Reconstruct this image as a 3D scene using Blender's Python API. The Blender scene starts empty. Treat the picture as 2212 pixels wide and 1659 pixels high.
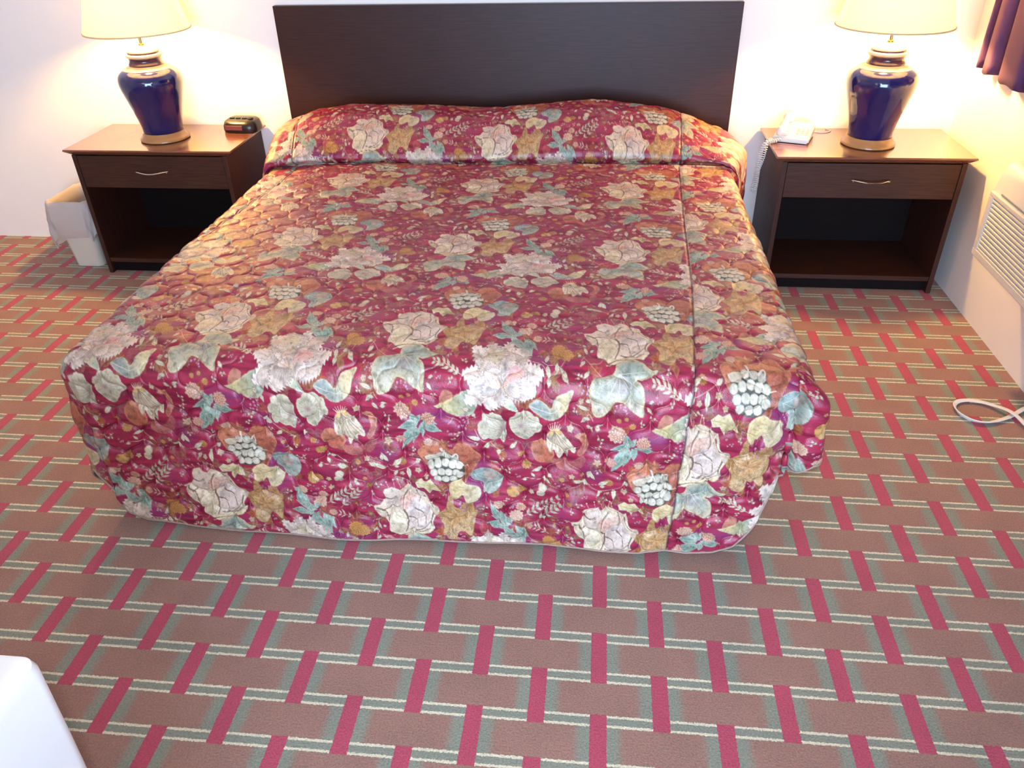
# ---- quilt print painter (numpy only) ----
import numpy as np, math
PU,PV=.54,.565; TRES=2000
TW,TH=int(PU*TRES),int(PV*TRES)
rng=np.random.default_rng(7)
def lin(c):
    c=np.asarray(c,float)/255.
    return np.where(c<=.04045,c/12.92,((c+.055)/1.055)**2.4)
def vnoise(h,w,ny,nx,r):
    g=r.random((ny,nx)); y=np.arange(h)*ny/h; x=np.arange(w)*nx/w
    y0=y.astype(int);x0=x.astype(int);fy=y-y0;fx=x-x0
    fy=fy*fy*(3-2*fy);fx=fx*fx*(3-2*fx);y1=(y0+1)%ny;x1=(x0+1)%nx
    a=g[y0][:,x0];b=g[y0][:,x1];c=g[y1][:,x0];d=g[y1][:,x1]
    fx=fx[None,:];fy=fy[:,None]
    return (a*(1-fx)+b*fx)*(1-fy)+(c*(1-fx)+d*fx)*fy
def base():
    n1=vnoise(TH,TW,70,9,rng);n2=vnoise(TH,TW,12,7,rng);n3=vnoise(TH,TW,220,30,rng)
    a=np.array([157,42,80.]);b=np.array([110,18,50.]);c=np.array([124,52,112.]);d=np.array([176,42,66.])
    t=np.clip((n1-.3)*1.6,0,1)[...,None];s=np.clip((n2-.56)*3.2,0,1)[...,None]*.75;k=np.clip((n3-.62)*3,0,1)[...,None]*.5
    im=a*(1-t)+b*t; im=im*(1-s)+c*s; im=im*(1-k)+d*k
    return im
IM=None;COV=np.zeros((TH,TW))
def sm(P,n=6):
    P=np.asarray(P,float);N=len(P);o=[]
    t=np.arange(n)/n
    for i in range(N):
        p0,p1,p2,p3=P[i-1],P[i],P[(i+1)%N],P[(i+2)%N]
        for u in t: o.append(.5*((2*p1)+(-p0+p2)*u+(2*p0-5*p1+4*p2-p3)*u*u+(-p0+3*p1-3*p2+p3)*u**3))
    return np.array(o)
def smo(P,n=8):
    P=np.asarray(P,float);Q=np.vstack([2*P[0]-P[1],P,2*P[-1]-P[-2]]);o=[]
    for i in range(1,len(Q)-2):
        p0,p1,p2,p3=Q[i-1:i+3]
        for u in np.arange(n)/n: o.append(.5*((2*p1)+(-p0+p2)*u+(2*p0-5*p1+4*p2-p3)*u*u+(-p0+3*p1-3*p2+p3)*u**3))
    o.append(P[-1]);return np.array(o)
def segd(X,Y,a,b):
    dx,dy=b-a;L=dx*dx+dy*dy+1e-12
    t=np.clip(((X-a[0])*dx+(Y-a[1])*dy)/L,0,1)
    return np.hypot(X-a[0]-t*dx,Y-a[1]-t*dy),t
def window(P,pad):
    P=P*TRES;lo=np.floor(P.min(0)-pad).astype(int);hi=np.ceil(P.max(0)+pad).astype(int)
    xs=np.arange(lo[0],hi[0]+1);ys=np.arange(lo[1],hi[1]+1)
    return P,xs,ys,*np.meshgrid(xs+.5,ys+.5)
def put(xs,ys,col,al):
    yi=ys%TH;xi=xs%TW
    ix=np.ix_(yi,xi);COV[ix]=np.maximum(COV[ix],al);al=al[...,None]
    IM[ix]=IM[ix]*(1-al)+col*al
def fill(P,c1,c2=None,axis=None,edge=None,ew=5,outline=(70,20,34),oa=.55,alpha=1.,n=6,noise=10,smooth=True):
    """polygon P (metres); colour runs c1->c2 along axis (p,q) ; edge colour inside the rim"""
    Q=sm(P,n) if smooth else np.asarray(P,float)
    Q,xs,ys,X,Y=window(Q,4)
    D=np.full(X.shape,1e9);ins=np.zeros(X.shape,bool)
    for i in range(len(Q)):
        a,b=Q[i],Q[(i+1)%len(Q)]
        d,_=segd(X,Y,a,b);D=np.minimum(D,d)
        if a[1]!=b[1]:
            c=((a[1]>Y)!=(b[1]>Y))&(X<(b[0]-a[0])*(Y-a[1])/(b[1]-a[1])+a[0]);ins^=c
    sd=np.where(ins,D,-D)
    r=np.random.default_rng(int(abs(Q[0,0])*7+abs(Q[0,1])*13)%99991)
    hh,ww=X.shape
    if smooth and noise: sd=sd+(vnoise(hh,ww,max(2,hh//5),max(2,ww//5),r)-.5)*3.2
    c1=np.asarray(c1,float);col=np.broadcast_to(c1,X.shape+(3,)).copy()
    if c2 is not None:
        p,q=np.asarray(axis,float)*TRES;v=q-p;t=np.clip(((X-p[0])*v[0]+(Y-p[1])*v[1])/(v@v),0,1)
        t=(t*t*(3-2*t))[...,None];col=col*(1-t)+np.asarray(c2,float)*t
    if edge is not None:
        e=np.exp(-np.maximum(sd,0)/ew)[...,None];col=col*(1-e)+np.asarray(edge,float)*e
    if noise:
        nz=vnoise(X.shape[0],X.shape[1],max(2,X.shape[0]//4),max(2,X.shape[1]//4),r)-.5
        nf=r.random(X.shape)-.5
        col=col+(nz*1.8+nf*.5)[...,None]*noise
        if min(hh,ww)>36:
            bl=vnoise(hh,ww,max(2,hh//20),max(2,ww//20),r);st=vnoise(hh,ww,max(2,hh//9),max(2,ww//7),r)
            col=col*(1.06-.22*np.clip((bl-.5)*2.4,0,1)-.15*np.clip((st-.55)*3,0,1))[...,None]*np.array([1.,.985,.97])
    if oa:
        o=np.clip(1-np.abs(sd-.6)/1.6,0,1)[...,None]*oa;col=col*(1-o)+np.asarray(outline,float)*o
    put(xs,ys,np.clip(col,0,255),np.clip(sd+.5,0,1)*alpha)
def line(P,w0,w1,c,alpha=1.,n=8):
    """tapering stroke, widths in metres"""
    Q=smo(P,n);Q,xs,ys,X,Y=window(Q,max(w0,w1)*TRES+2)
    A=np.zeros(X.shape);N=len(Q)-1
    for i in range(N):
        d,t=segd(X,Y,Q[i],Q[i+1]);w=(w0+(w1-w0)*(i+t)/N)*TRES*.5
        A=np.maximum(A,np.clip(w-d+.5,0,1))
    put(xs,ys,np.broadcast_to(np.asarray(c,float),X.shape+(3,)),A*alpha)
def disc(p,r,c,c2=None,**k):
    a=np.linspace(0,2*np.pi,15)[:-1];P=np.stack([p[0]+r*np.cos(a),p[1]+r*np.sin(a)],1)
    fill(P,c,c2,(np.array(p)+[-r,-r],np.array(p)+[r,r]) if c2 is not None else None,n=2,**k)
def leaf(p,q,w,c,c2=None,vein=(120,130,110),edge=(208,206,182),curve=0.,nv=3,**k):
    p=np.asarray(p,float);q=np.asarray(q,float);d=q-p;L=np.hypot(*d);d/=L;n=np.array([-d[1],d[0]])
    t=np.array([0,.15,.35,.6,.85,1]);pw=np.array([.05,.62,1,.82,.3,0])*w*.5;cv=np.sin(t*np.pi)*curve*L
    ax=p+np.outer(t*L,d)+np.outer(cv,n)
    fill(np.vstack([ax+n*pw[:,None],(ax-n*pw[:,None])[::-1][1:-1]]),c,c2 if c2 is not None else c,(p,q),edge=edge,**k)
    line(ax,.0011,.0005,vein,.7,4)
    for i in range(1,nv+1):
        s=i/(nv+1.);o=p+d*L*s*.9+n*np.sin(s*np.pi)*curve*L
        for sg in(1,-1): line([o,o+d*L*.14+n*sg*w*.33*(1-abs(s-.4))],.0008,.0004,vein,.5,3)
def puff(p,r,c,c2,k=11,dots=26):
    a=np.linspace(0,2*np.pi,2*k+1)[:-1];rr=np.where(np.arange(2*k)%2,.78,1.)*r
    fill(np.stack([p[0]+rr*np.cos(a),p[1]+rr*np.sin(a)*.9],1),c,n=2,edge=c2,ew=4,noise=16)
    for i in range(dots):
        g=i*2.399;q=r*.8*math.sqrt((i+.5)/dots)
        disc((p[0]+q*math.cos(g),p[1]+q*math.sin(g)*.9),r*.11,c2,outline=(96,52,44),oa=.6,noise=0)
def feather(p,q,w,c,dark,nb=9):
    """feathered petal"""
    p=np.asarray(p,float);q=np.asarray(q,float);d=q-p;L=np.hypot(*d);d/=L;n=np.array([-d[1],d[0]])
    up=[];
    for i in range(nb+1):
        t=i/nb;e=w*.5*math.sin(math.pi*min(1,(.12+.88*t)**.8)*.93)+.0012
        up.append((p+d*L*(t-.03)+n*e*.78,p+d*L*min(1.03,t+.04)+n*e*1.04))
        
    L1=[x for ab in up for x in ab]
    L2=[x-2*n*np.dot(x-p,n) for x in L1][::-1]
    fill(L1+L2,tuple(.72*x for x in c),c,(p,p+d*L*.8),edge=(240,236,232),ew=6,smooth=False,noise=9,oa=.85,outline=dark)
    for k in range(-2,3):
        line([p+d*L*.12+n*k*w*.03,p+d*L*.55+n*k*w*.12,p+d*L*.9+n*k*w*.17],.0009,.0004,dark,.45,4)
def under():
    """faded amber foliage behind the main motifs"""
    r=np.random.default_rng(21)
    for i in range(80):
        p=np.array([r.random()*PU,r.random()*PV]);c=np.array([(156,92,58),(140,74,58),(150,108,72),(134,84,84)][i%4])+r.integers(-10,10,3)
        k=r.integers(3,6);a0=r.random()*6.28
        for j in range(k):
            a=a0+j*(.7+.3*r.random());L=.018+.016*r.random()
            leaf(p,p+L*np.array([math.cos(a),math.sin(a)]),L*.55,tuple(c),tuple(c*.85),edge=tuple(np.minimum(c+34,255)),alpha=.72,vein=tuple(c*.7),nv=2,oa=.3)
def fillers():
    r=np.random.default_rng(5);done=0
    for i in range(2600):
        p=np.array([r.random()*PU,r.random()*PV]);R=int((.009+.007*r.random())*TRES)
        x,y=int(p[0]*TRES),int(p[1]*TRES);ys=np.arange(y-R,y+R,4)%TH;xs=np.arange(x-R,x+R,4)%TW
        if COV[np.ix_(ys,xs)].max()>.2: continue
        rad=R/TRES;a=r.random()*6.28;m=r.integers(0,6);d=np.array([math.cos(a),math.sin(a)]);n=np.array([-d[1],d[0]])
        if m<3:
            line([p-d*rad,p+n*rad*.25,p+d*rad],.0013,.0007,(200,186,164),.85,4)
            for s,t in ((1,-.5),(-1,0),(1,.45)): leaf(p+d*rad*t,p+d*rad*(t+.35)+n*s*rad*.6,.0058,(190,192,172),(208,204,182),nv=0)
        elif m==3: puff(p,rad*.6,(172,118,68),(206,164,112),9,14)
        elif m==4:
            for k in range(5):
                b=a+k*1.257;leaf(p,p+rad*.85*np.array([math.cos(b),math.sin(b)]),.0075,(188,134,104),(210,176,146),nv=0)
            disc(p,.0022,(220,196,140),noise=0)
        else:
            for k in range(6): disc(p+np.array([math.cos(k*1.9),math.sin(k*2.3)])*rad*.6,.0026,(204,164,180),(160,100,130),oa=.6,noise=0)
        done+=1
        if done>70: break
OPS_SRC="""
('fill',[[(0.0824,0.3465),(0.1115,0.3211),(0.1392,0.3179),(0.1499,0.2973),(0.1564,0.3283),(0.174,0.3287),(0.1885,0.3075),(0.2177,0.3067),(0.2329,0.3245),(0.25,0.3472),(0.2336,0.3842),(0.2147,0.4223),(0.2019,0.4473),(0.1817,0.4471),(0.1583,0.4239),(0.111,0.4037),(0.0926,0.3754)],(182,116,92),(150,84,72),[(0.1151,0.328),(0.2226,0.4265)]],{'edge':(196,138,112),'noise':16})
('fill',[[(0.3764,0.3082),(0.3875,0.2876),(0.4064,0.2807),(0.4258,0.2905),(0.4381,0.3158),(0.4311,0.3362),(0.4082,0.3488),(0.3886,0.3411)],(186,122,98),(168,96,80),[(0.3875,0.2876),(0.4274,0.3416)]],{'edge':(206,150,128),'noise':14})
('line',[[(0.3858,0.3169),(0.4029,0.2948),(0.4211,0.3128),(0.404,0.3351),(0.3911,0.3182)],0.00111,0.00074,(148,80,72),0.7],{})
('line',[[(0.3935,0.316),(0.4032,0.3035),(0.4134,0.3137),(0.4037,0.3263),(0.3965,0.3176)],0.00111,0.00074,(148,80,72),0.7],{})
('fill',[[(0.4866,0.2507),(0.4993,0.2421),(0.5146,0.2479),(0.5234,0.2676),(0.5153,0.2924),(0.5029,0.3083),(0.4948,0.2996),(0.5068,0.2742),(0.5001,0.2567)],(184,120,96),(160,90,90),[(0.4995,0.2458),(0.5102,0.3026)]],{'edge':(200,142,122)})
('fill',[[(0.4273,0.3391),(0.4502,0.3315),(0.4811,0.3329),(0.5102,0.3026),(0.5189,0.3211),(0.5014,0.3528),(0.4671,0.3668),(0.4396,0.36)],(176,116,106),(160,96,100),[(0.4274,0.3416),(0.5118,0.3318)]],{'alpha':0.85,'noise':18})
('fill',[[(0.6972,-0.0667),(0.7071,-0.0723),(0.7149,-0.0407),(0.7299,-0.0406),(0.7463,-0.0625),(0.7635,-0.0564),(0.7724,-0.0239),(0.7684,0.0134),(0.7597,0.0638),(0.7414,0.0516),(0.7244,0.0533),(0.716,0.0764),(0.6972,0.0821),(0.6808,0.069),(0.6844,0.0516),(0.6991,0.043),(0.6917,0.0271),(0.6784,0.0169),(0.6766,-0.0136),(0.6902,-0.0313)],(158,122,80),(186,164,128),[(0.7224,-0.0591),(0.7011,0.078)]],{'edge':(192,168,124),'noise':22})
('line',[[(0.7233,0.0118),(0.7164,-0.0228),(0.7065,-0.0572)],0.00185,0.00074,(148,98,58),0.7],{})
('line',[[(0.7253,0.0117),(0.7446,-0.0164),(0.7608,-0.0443)],0.00185,0.00074,(148,98,58),0.7],{})
('line',[[(0.7226,0.0214),(0.7073,0.0117),(0.689,0.0007)],0.00185,0.00074,(148,98,58),0.7],{})
('line',[[(0.7265,0.0204),(0.7438,0.0288),(0.758,0.0382)],0.00185,0.00074,(148,98,58),0.7],{})
('line',[[(0.7207,0.0247),(0.7103,0.0486),(0.6969,0.0728)],0.00185,0.00074,(148,98,58),0.7],{})
('line',[[(0.7246,0.0237),(0.73,0.0366),(0.7323,0.049)],0.00185,0.00074,(148,98,58),0.7],{})
('leaf',[(0.7234,0.0152),(0.7067,-0.0493),0.0222,(170,128,82),(206,186,146)],{'edge':(214,194,152),'vein':(120,82,52),'nv':2})
('leaf',[(0.7234,0.0152),(0.7588,-0.0442),0.02294,(170,128,82),(206,186,146)],{'edge':(214,194,152),'vein':(120,82,52),'nv':2})
('leaf',[(0.7234,0.0152),(0.6908,-0.0074),0.0222,(170,128,82),(206,186,146)],{'edge':(214,194,152),'vein':(120,82,52),'nv':2})
('leaf',[(0.7234,0.0152),(0.7592,0.0436),0.02442,(170,128,82),(206,186,146)],{'edge':(214,194,152),'vein':(120,82,52),'nv':2})
('leaf',[(0.7234,0.0152),(0.6969,0.0704),0.02738,(170,128,82),(206,186,146)],{'edge':(214,194,152),'vein':(120,82,52),'nv':2})
('leaf',[(0.7234,0.0152),(0.7364,0.0519),0.02072,(170,128,82),(206,186,146)],{'edge':(214,194,152),'vein':(120,82,52),'nv':2})
('disc',[(0.7244,0.0151),0.00629,(150,92,50),(196,150,96)],{})
('fill',[[(0.1241,0.0051),(0.1356,-0.0165),(0.1514,-0.0224),(0.1587,-0.0478),(0.1851,-0.0343),(0.2181,-0.0341),(0.238,-0.0372),(0.2308,-0.0078),(0.2127,0.0262),(0.1922,0.0439),(0.1774,0.0517),(0.1607,0.0651),(0.1406,0.0616),(0.1419,0.0351)],(160,124,78),(188,166,130),[(0.1452,-0.0301),(0.1905,0.0557)]],{'edge':(192,168,126),'noise':22})
('leaf',[(0.1812,0.0059),(0.1556,0.06),0.0222,(172,128,80),(206,184,142)],{'edge':(214,192,150),'vein':(120,82,50),'nv':2})
('leaf',[(0.1812,0.0059),(0.1378,-0.0087),0.0222,(172,128,80),(206,184,142)],{'edge':(214,192,150),'vein':(120,82,50),'nv':2})
('leaf',[(0.1812,0.0059),(0.1639,-0.0401),0.01998,(172,128,80),(206,184,142)],{'edge':(214,192,150),'vein':(120,82,50),'nv':2})
('leaf',[(0.1812,0.0059),(0.2033,-0.0273),0.0222,(172,128,80),(206,184,142)],{'edge':(214,192,150),'vein':(120,82,50),'nv':2})
('leaf',[(0.1812,0.0059),(0.2352,-0.0311),0.0222,(172,128,80),(206,184,142)],{'edge':(214,192,150),'vein':(120,82,50),'nv':2})
('leaf',[(0.1812,0.0059),(0.224,0.0016),0.0222,(172,128,80),(206,184,142)],{'edge':(214,192,150),'vein':(120,82,50),'nv':2})
('leaf',[(0.1812,0.0059),(0.1882,0.0441),0.0259,(172,128,80),(206,184,142)],{'edge':(214,192,150),'vein':(120,82,50),'nv':2})
('fill',[[(0.5783,0.0856),(0.599,0.0743),(0.6198,0.0693),(0.6411,0.079),(0.6562,0.0926),(0.678,0.0958),(0.6629,0.1094),(0.641,0.1187),(0.6291,0.1184),(0.6423,0.1287),(0.6489,0.1459),(0.65,0.1693),(0.6483,0.19),(0.6243,0.181),(0.6011,0.1674),(0.5812,0.1643),(0.573,0.1772),(0.5611,0.1928),(0.539,0.2026),(0.5254,0.1926),(0.5218,0.1741),(0.5146,0.1577),(0.517,0.1394),(0.5241,0.1244),(0.5403,0.1192),(0.5625,0.1139),(0.5741,0.1048)],(132,158,158),(176,180,166),[(0.5883,0.1042),(0.5877,0.1932)]],{'edge':(204,198,164),'ew':16,'noise':14})
('fill',[[(0.5772,0.1223),(0.5999,0.1139),(0.619,0.1248),(0.6129,0.143),(0.5873,0.1482),(0.5745,0.1375)],(150,140,150),None,None],{'alpha':0.45,'oa':0,'noise':10})
('line',[[(0.5856,0.1111),(0.5874,0.1361),(0.584,0.1612)],0.00185,0.00055,(206,208,186),0.8],{})
('line',[[(0.5856,0.1111),(0.6181,0.1464),(0.6468,0.1869)],0.00185,0.00055,(206,208,186),0.8],{})
('line',[[(0.5856,0.1111),(0.5652,0.1521),(0.5396,0.1996)],0.00185,0.00055,(206,208,186),0.8],{})
('line',[[(0.5856,0.1111),(0.6327,0.1038),(0.6739,0.0966)],0.00185,0.00055,(206,208,186),0.8],{})
('line',[[(0.5856,0.1111),(0.5561,0.1314),(0.5209,0.1509)],0.00185,0.00055,(206,208,186),0.8],{})
('line',[[(0.5856,0.1111),(0.6188,0.1275),(0.6464,0.1431)],0.00185,0.00055,(206,208,186),0.8],{})
('fill',[[(0.4922,-0.0283),(0.5101,-0.0343),(0.5255,-0.0562),(0.52,-0.0769),(0.5447,-0.0873),(0.5659,-0.0804),(0.5855,-0.0955),(0.6066,-0.0907),(0.6239,-0.0807),(0.6351,-0.0723),(0.647,-0.0359),(0.6672,-0.0301),(0.6707,-0.0113),(0.6535,0.0198),(0.6572,0.0438),(0.6407,0.0634),(0.6178,0.0678),(0.599,0.0735),(0.5734,0.089),(0.5603,0.0858),(0.5459,0.0734),(0.5297,0.0634),(0.5289,0.033),(0.5156,0.0214),(0.5,-0.0008)],(212,202,184),(220,214,196),[(0.5858,-0.0845),(0.5732,0.0812)]],{'edge':(222,214,194),'noise':12})
('fill',[[(0.5255,-0.0562),(0.5448,-0.0833),(0.57,-0.0747),(0.5631,-0.0323),(0.5397,-0.013),(0.5263,-0.0282)],(196,186,180),None,None],{'edge':(226,220,206),'oa':0.4})
('fill',[[(0.5872,-0.0306),(0.6067,-0.0497),(0.6269,-0.0398),(0.6507,-0.0112),(0.6431,0.043),(0.6185,0.0553),(0.5975,0.0565),(0.5839,0.033)],(200,192,192),(222,214,208),[(0.5943,-0.028),(0.6334,0.0514)]],{'edge':(234,228,224),'outline':(110,92,96),'oa':0.6})
('fill',[[(0.5629,-0.0403),(0.5823,-0.0634),(0.6062,-0.0667),(0.6272,-0.0688),(0.6229,-0.0396),(0.5989,-0.0403),(0.5786,-0.0141)],(198,160,150),(214,196,186),[(0.5667,-0.0495),(0.6225,-0.0556)]],{'oa':0.4,'noise':20})
('fill',[[(0.5613,0.085),(0.5499,0.0716),(0.5688,0.0674),(0.5997,0.0657),(0.6256,0.0588),(0.6532,0.0448),(0.6407,0.0634),(0.599,0.0735),(0.5734,0.089)],(226,222,190),None,None],{'oa':0.5,'outline':(120,110,90)})
('fill',[[(0.5499,-0.0036),(0.5629,-0.0053),(0.5722,0.0072),(0.5779,0.0334),(0.5695,0.058),(0.5539,0.0729),(0.5386,0.0605),(0.531,0.0375),(0.5334,0.0134)],(230,228,204),(202,198,172),[(0.5363,0.0112),(0.5687,0.0643)]],{'edge':(238,236,218),'outline':(96,92,84),'oa':0.85,'noise':6})
('line',[[(0.5539,0.0706),(0.5472,0.0444),(0.5407,0.0253)],0.00093,0.00055,(160,160,136),0.7],{})
('line',[[(0.5539,0.0706),(0.5454,0.0539),(0.5382,0.0442)],0.00093,0.00055,(160,160,136),0.7],{})
('line',[[(0.5539,0.0706),(0.5592,0.0438),(0.5636,0.0232)],0.00093,0.00055,(160,160,136),0.7],{})
('line',[[(0.5539,0.0706),(0.5604,0.0538),(0.5662,0.0442)],0.00093,0.00055,(160,160,136),0.7],{})
('line',[[(0.5737,-0.0129),(0.5831,0.0056),(0.582,0.0394),(0.5738,0.0664)],0.00555,0.00259,(104,84,78),0.9],{})
('line',[[(0.5004,-0.0208),(0.5238,-0.0071),(0.5297,0.0267)],0.00444,0.00222,(100,84,76),0.85],{})
('line',[[(0.5875,0.0562),(0.6186,0.06),(0.6452,0.0452)],0.00333,0.00185,(104,90,82),0.85],{})
('line',[[(0.5863,-0.0266),(0.6064,-0.0217),(0.625,0.0003)],0.00148,0.00074,(150,130,130),0.6],{})
('line',[[(0.5157,-0.0107),(0.5305,-0.0185),(0.5584,-0.022)],0.00407,0.00148,(96,82,72),0.85],{})
('line',[[(0.5189,-0.0038),(0.5347,-0.0117),(0.5626,-0.0153)],0.00222,0.00111,(236,230,218),0.75],{})
('line',[[(0.586,-0.0766),(0.5746,-0.0539),(0.5714,-0.0237)],0.00407,0.00148,(96,82,72),0.85],{})
('line',[[(0.5891,-0.0697),(0.5777,-0.0471),(0.5746,-0.0169)],0.00222,0.00111,(236,230,218),0.75],{})
('line',[[(0.5995,0.0579),(0.6262,0.0463),(0.6475,0.0201)],0.00407,0.00148,(96,82,72),0.85],{})
('line',[[(0.6027,0.0624),(0.6293,0.0508),(0.6507,0.0254)],0.00222,0.00111,(236,230,218),0.75],{})
('line',[[(0.6108,-0.0839),(0.6185,-0.0554),(0.615,-0.0382)],0.00407,0.00148,(96,82,72),0.85],{})
('line',[[(0.614,-0.0761),(0.6217,-0.0485),(0.6182,-0.0313)],0.00222,0.00111,(236,230,218),0.75],{})
('line',[[(0.6304,-0.061),(0.639,-0.0375),(0.6544,-0.0234)],0.00407,0.00148,(96,82,72),0.85],{})
('line',[[(0.6336,-0.0542),(0.6412,-0.0306),(0.6576,-0.0165)],0.00222,0.00111,(236,230,218),0.75],{})
('line',[[(0.6539,-0.0033),(0.6476,0.0233),(0.653,0.0378)],0.00407,0.00148,(96,82,72),0.85],{})
('line',[[(0.6571,0.0035),(0.6508,0.0285),(0.6561,0.0423)],0.00222,0.00111,(236,230,218),0.75],{})
('line',[[(0.5255,-0.0562),(0.5417,-0.0501),(0.5564,-0.0599)],0.00407,0.00148,(96,82,72),0.85],{})
('line',[[(0.5287,-0.0494),(0.5458,-0.0433),(0.5596,-0.0531)],0.00222,0.00111,(236,230,218),0.75],{})
('line',[[(0.5871,0.0054),(0.6033,0.0105),(0.611,0.0362)],0.00407,0.00148,(96,82,72),0.85],{})
('line',[[(0.5903,0.0112),(0.6065,0.0173),(0.6141,0.0407)],0.00222,0.00111,(236,230,218),0.75],{})
('line',[[(0.6045,-0.0206),(0.6268,-0.0078),(0.6337,0.0279)],0.00407,0.00148,(96,82,72),0.85],{})
('line',[[(0.6076,-0.0138),(0.63,-0.001),(0.6369,0.0324)],0.00222,0.00111,(236,230,218),0.75],{})
('line',[[(0.5503,0.0879),(0.5731,0.0781),(0.5989,0.0712)],0.00407,0.00148,(96,82,72),0.85],{})
('line',[[(0.5535,0.0925),(0.5762,0.0826),(0.602,0.0757)],0.00222,0.00111,(236,230,218),0.75],{})
('line',[[(0.5379,-0.0779),(0.5346,-0.0887),(0.5293,-0.1004)],0.00148,0.00111,(226,176,168),0.9],{})
('disc',[(0.5293,-0.1024),0.00222,(230,196,180),None],{'oa':0.2,'noise':0})
('line',[[(0.5518,-0.0847),(0.5505,-0.0956),(0.5481,-0.1075)],0.00148,0.00111,(226,176,168),0.9],{})
('disc',[(0.5481,-0.1094),0.00222,(230,196,180),None],{'oa':0.2,'noise':0})
('line',[[(0.5687,-0.0866),(0.5654,-0.0974),(0.5601,-0.1091)],0.00148,0.00111,(226,176,168),0.9],{})
('disc',[(0.5601,-0.1111),0.00222,(230,196,180),None],{'oa':0.2,'noise':0})
('line',[[(0.5987,-0.0863),(0.5954,-0.0981),(0.5921,-0.1099)],0.00148,0.00111,(226,176,168),0.9],{})
('disc',[(0.5921,-0.1109),0.00222,(230,196,180),None],{'oa':0.2,'noise':0})
('line',[[(0.6117,-0.085),(0.6144,-0.0971),(0.6191,-0.1094)],0.00148,0.00111,(226,176,168),0.9],{})
('disc',[(0.619,-0.1114),0.00222,(230,196,180),None],{'oa':0.2,'noise':0})
('line',[[(0.5856,-0.0895),(0.5863,-0.1016),(0.588,-0.1147)],0.00148,0.00111,(226,176,168),0.9],{})
('disc',[(0.5879,-0.1157),0.00222,(230,196,180),None],{'oa':0.2,'noise':0})
('line',[[(0.4797,0.0622),(0.496,0.0746),(0.5245,0.1062),(0.5575,0.124),(0.5776,0.1159)],0.00185,0.00111,(206,176,164),0.8],{})
('line',[[(0.5126,0.0959),(0.5354,0.0903),(0.5459,0.0734)],0.00185,0.00111,(210,190,170),0.8],{})
('leaf',[(0.5056,0.06),(0.494,0.0373),0.00962,(196,198,180),(206,204,182)],{'nv':0})
('leaf',[(0.5135,0.1119),(0.4989,0.1295),0.00962,(196,198,180),(206,204,182)],{'nv':0})
('leaf',[(0.4907,0.0655),(0.481,0.077),0.00962,(196,198,180),(206,204,182)],{'nv':0})
('leaf',[(0.517,0.1394),(0.5135,0.1531),0.00962,(196,198,180),(206,204,182)],{'nv':0})
('leaf',[(0.5207,0.1689),(0.5071,0.1701),0.00962,(196,198,180),(206,204,182)],{'nv':0})
('leaf',[(0.5175,0.1897),(0.4851,0.1808),0.00962,(196,198,180),(206,204,182)],{'nv':0})
('leaf',[(0.514,0.2046),(0.4999,0.2187),0.00962,(196,198,180),(206,204,182)],{'nv':0})
('leaf',[(0.5151,0.2223),(0.5312,0.2364),0.00962,(196,198,180),(206,204,182)],{'nv':0})
('leaf',[(0.5348,0.2286),(0.5498,0.2282),0.00962,(196,198,180),(206,204,182)],{'nv':0})
('leaf',[(0.4927,0.0272),(0.5001,0.0408),0.00962,(196,198,180),(206,204,182)],{'nv':0})
('leaf',[(0.5114,0.0511),(0.5212,0.0451),0.00962,(196,198,180),(206,204,182)],{'nv':0})
('line',[[(0.5162,0.1395),(0.5192,0.169),(0.5175,0.1897),(0.5142,0.2076),(0.5216,0.2272)],0.00111,0.00074,(196,180,160),0.7],{})
('disc',[(0.583,0.1756),0.00259,(206,150,176),(170,100,140)],{'oa':0.6,'noise':0})
('disc',[(0.5934,0.1739),0.00259,(206,150,176),(170,100,140)],{'oa':0.6,'noise':0})
('disc',[(0.6013,0.1774),0.00259,(206,150,176),(170,100,140)],{'oa':0.6,'noise':0})
('disc',[(0.6095,0.1839),0.00259,(206,150,176),(170,100,140)],{'oa':0.6,'noise':0})
('disc',[(0.5814,0.1822),0.00259,(206,150,176),(170,100,140)],{'oa':0.6,'noise':0})
('disc',[(0.495,0.1369),0.00259,(206,150,176),(170,100,140)],{'oa':0.6,'noise':0})
('disc',[(0.5051,0.141),0.00259,(206,150,176),(170,100,140)],{'oa':0.6,'noise':0})
('disc',[(0.502,0.1496),0.00259,(206,150,176),(170,100,140)],{'oa':0.6,'noise':0})
('disc',[(0.5112,0.1524),0.00259,(206,150,176),(170,100,140)],{'oa':0.6,'noise':0})
('leaf',[(0.6559,0.1687),(0.6716,0.1834),0.00888,(204,198,164),None],{'nv':0})
('leaf',[(0.6593,0.1595),(0.6734,0.1531),0.00666,(180,182,164),None],{'nv':0})
('leaf',[(0.2522,0.1714),(0.1332,0.2167),0.0555,(128,158,156),(196,190,140)],{'curve':-0.16,'vein':(170,180,164)})
('fill',[[(0.1457,0.2113),(0.1509,0.1896),(0.1626,0.1786),(0.181,0.1868),(0.1741,0.2086),(0.1606,0.2141)],(206,192,136),None,None],{'oa':0,'alpha':0.55})
('fill',[[(0.2874,0.1707),(0.3166,0.1593),(0.33,0.187),(0.3442,0.211),(0.3187,0.2063),(0.301,0.1932)],(222,216,174),(150,176,172),[(0.304,0.1693),(0.3374,0.2092)]],{'edge':(230,226,196)})
('feather',[(0.2958,0.1524),(0.2052,0.1425),0.0629,(216,210,206),(96,74,80)],{})
('feather',[(0.2921,0.1527),(0.214,0.2013),0.0666,(216,210,206),(96,74,80)],{})
('feather',[(0.2923,0.1556),(0.27,0.212),0.0666,(216,210,206),(96,74,80)],{})
('feather',[(0.3026,0.1461),(0.2209,0.0704),0.0703,(216,210,206),(96,74,80)],{})
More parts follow.
